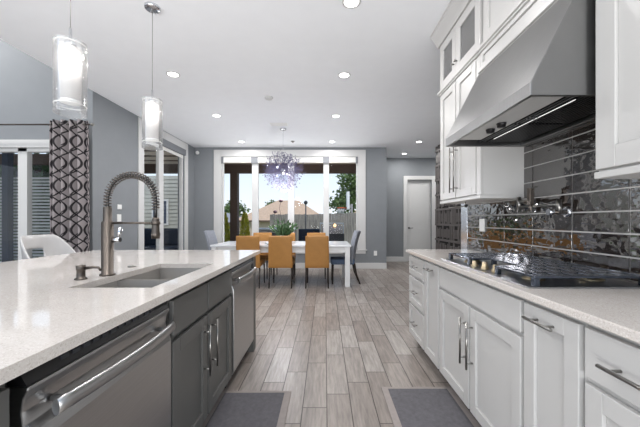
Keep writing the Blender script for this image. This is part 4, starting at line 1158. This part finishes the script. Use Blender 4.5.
# basketball hoop
t = thing('basketball_hoop', 'basketball hoop with orange rim beyond the fence, before the tree', 'basketball hoop', (1.55, 18.2, -0.35))
MB().tube([(1.62, 18.4, -0.35), (1.62, 18.4, 2.2)], 0.06, 8).build('pole', M['roofgrey'], t)
MB().box(1.30, 1.44, 17.75, 18.6, 1.85, 2.9).build('backboard', M['plate'], t, 0.004)
MB().box(1.40, 1.62, 18.34, 18.46, 1.95, 2.15).build('arm', M['roofgrey'], t)
pr = (0.98, 18.2, 1.95)
MB().tube([(pr[0]+0.23*math.cos(a), pr[1]+0.23*math.sin(a), pr[2]) for a in [2*PI*k/20 for k in range(21)]], 0.035, 6).box(1.2, 1.31, 18.15, 18.25, 1.9, 2.0).build('rim', M['orange'], t)
b = MB()
for k in range(12):
    a0, a1 = 2*PI*k/12, 2*PI*(k+1)/12
    b.tube([(pr[0]+0.22*math.cos(a0), pr[1]+0.22*math.sin(a0), pr[2]), (pr[0]+0.14*math.cos(a1), pr[1]+0.14*math.sin(a1), pr[2]-0.4)], 0.012, 4)
    b.tube([(pr[0]+0.22*math.cos(a1), pr[1]+0.22*math.sin(a1), pr[2]), (pr[0]+0.14*math.cos(a0), pr[1]+0.14*math.sin(a0), pr[2]-0.4)], 0.012, 4)
b.build('net', M['whitecord'], t)
# slat screen seen through the sliding door
t = thing('privacy_screen', 'pale horizontal slat screen on the patio outside the curtained sliding door', 'screen', (-6.6, 6.6, -0.06))
b = MB()
for k in range(31): b.box(-8.2, -5.1, 6.6, 6.625, 0.0+k*0.070, 0.040+k*0.070)
b.build('slats', M['screen'], t)
for x in (-8.2, -6.75, -5.16):
    MB().box(x, x+0.09, 6.626, 6.71, -0.06, 2.3).build('post', M['navy'], t, 0.004)
t = thing('backing_hedge', 'added dark green hedge behind the pale slat screen outside', 'backing_hedge', (-7.5, 7.8, -0.1))  # made-up backing that darkens the gaps between the slats
random.seed(31)
b = MB()
for k in range(2200):
    leafquad(b, Vector((random.uniform(-10.2, -6.4), random.uniform(7.5, 8.1), random.uniform(-0.05, 2.7))), Vector((random.uniform(-1, 1), random.uniform(-1, 0.2), random.uniform(-0.5, 1))), 0.34, 0.12)
b.build('foliage', M['leafdark'], t)
MB().box(-10.0, -6.6, 7.75, 7.85, -0.06, 2.5).build('backing_core', M['bark'], t)  # solid core added to keep the slat gaps dark
# sofa and wall beyond the sliding window
t = thing('patio_sofa', 'navy cushioned patio sofa outside the sliding window', 'sofa', (-4.7, 8.9, -0.06))
MB().box(-5.6, -3.9, 8.6, 9.4, 0.1, 0.45).build('seat_cushion', M['navy'], t, 0.05, 3)
MB().box(-5.6, -3.9, 9.25, 9.5, 0.45, 0.95).build('back_cushion', M['navy'], t, 0.05, 3)
MB().box(-5.7, -5.55, 8.6, 9.5, 0.0, 0.7).box(-3.95, -3.8, 8.6, 9.5, 0.0, 0.7).build('arm', M['navy'], t, 0.02)
for x in (-5.65, -3.95):
    for y in (8.63, 9.35): MB().box(x, x+0.08, y, y+0.08, -0.06, 0.12).build('leg', M['grillblack'], t)
b = MB()
for k in range(22): b.prism([(13.0, -0.4+k*0.16), (12.97, -0.4+k*0.16), (13.0, -0.24+k*0.16)], 'X', -10.5, -4.6)
b.box(-10.5, -4.6, 13.0, 13.2, -0.4, 3.12)
t = thing('neighbour_wall', 'grey lap-sided wall outside beyond the patio sofa', 'wall', (-7.5, 13.0, -0.4))
b.build('siding', M['siding'], t)
for x0, x1, z0, z1 in ((-7.4, -6.7, 1.0, 2.1), (-6.2, -5.6, 1.0, 2.1)):
    f = MB().box(x0, x1, 12.93, 13.0, z0, z1).build('window', M['trim'], t, 0.004)
    MB().box(x0+0.07, x1-0.07, 12.92, 12.93, z0+0.07, z1-0.07).build('pane', M['navy'], f)
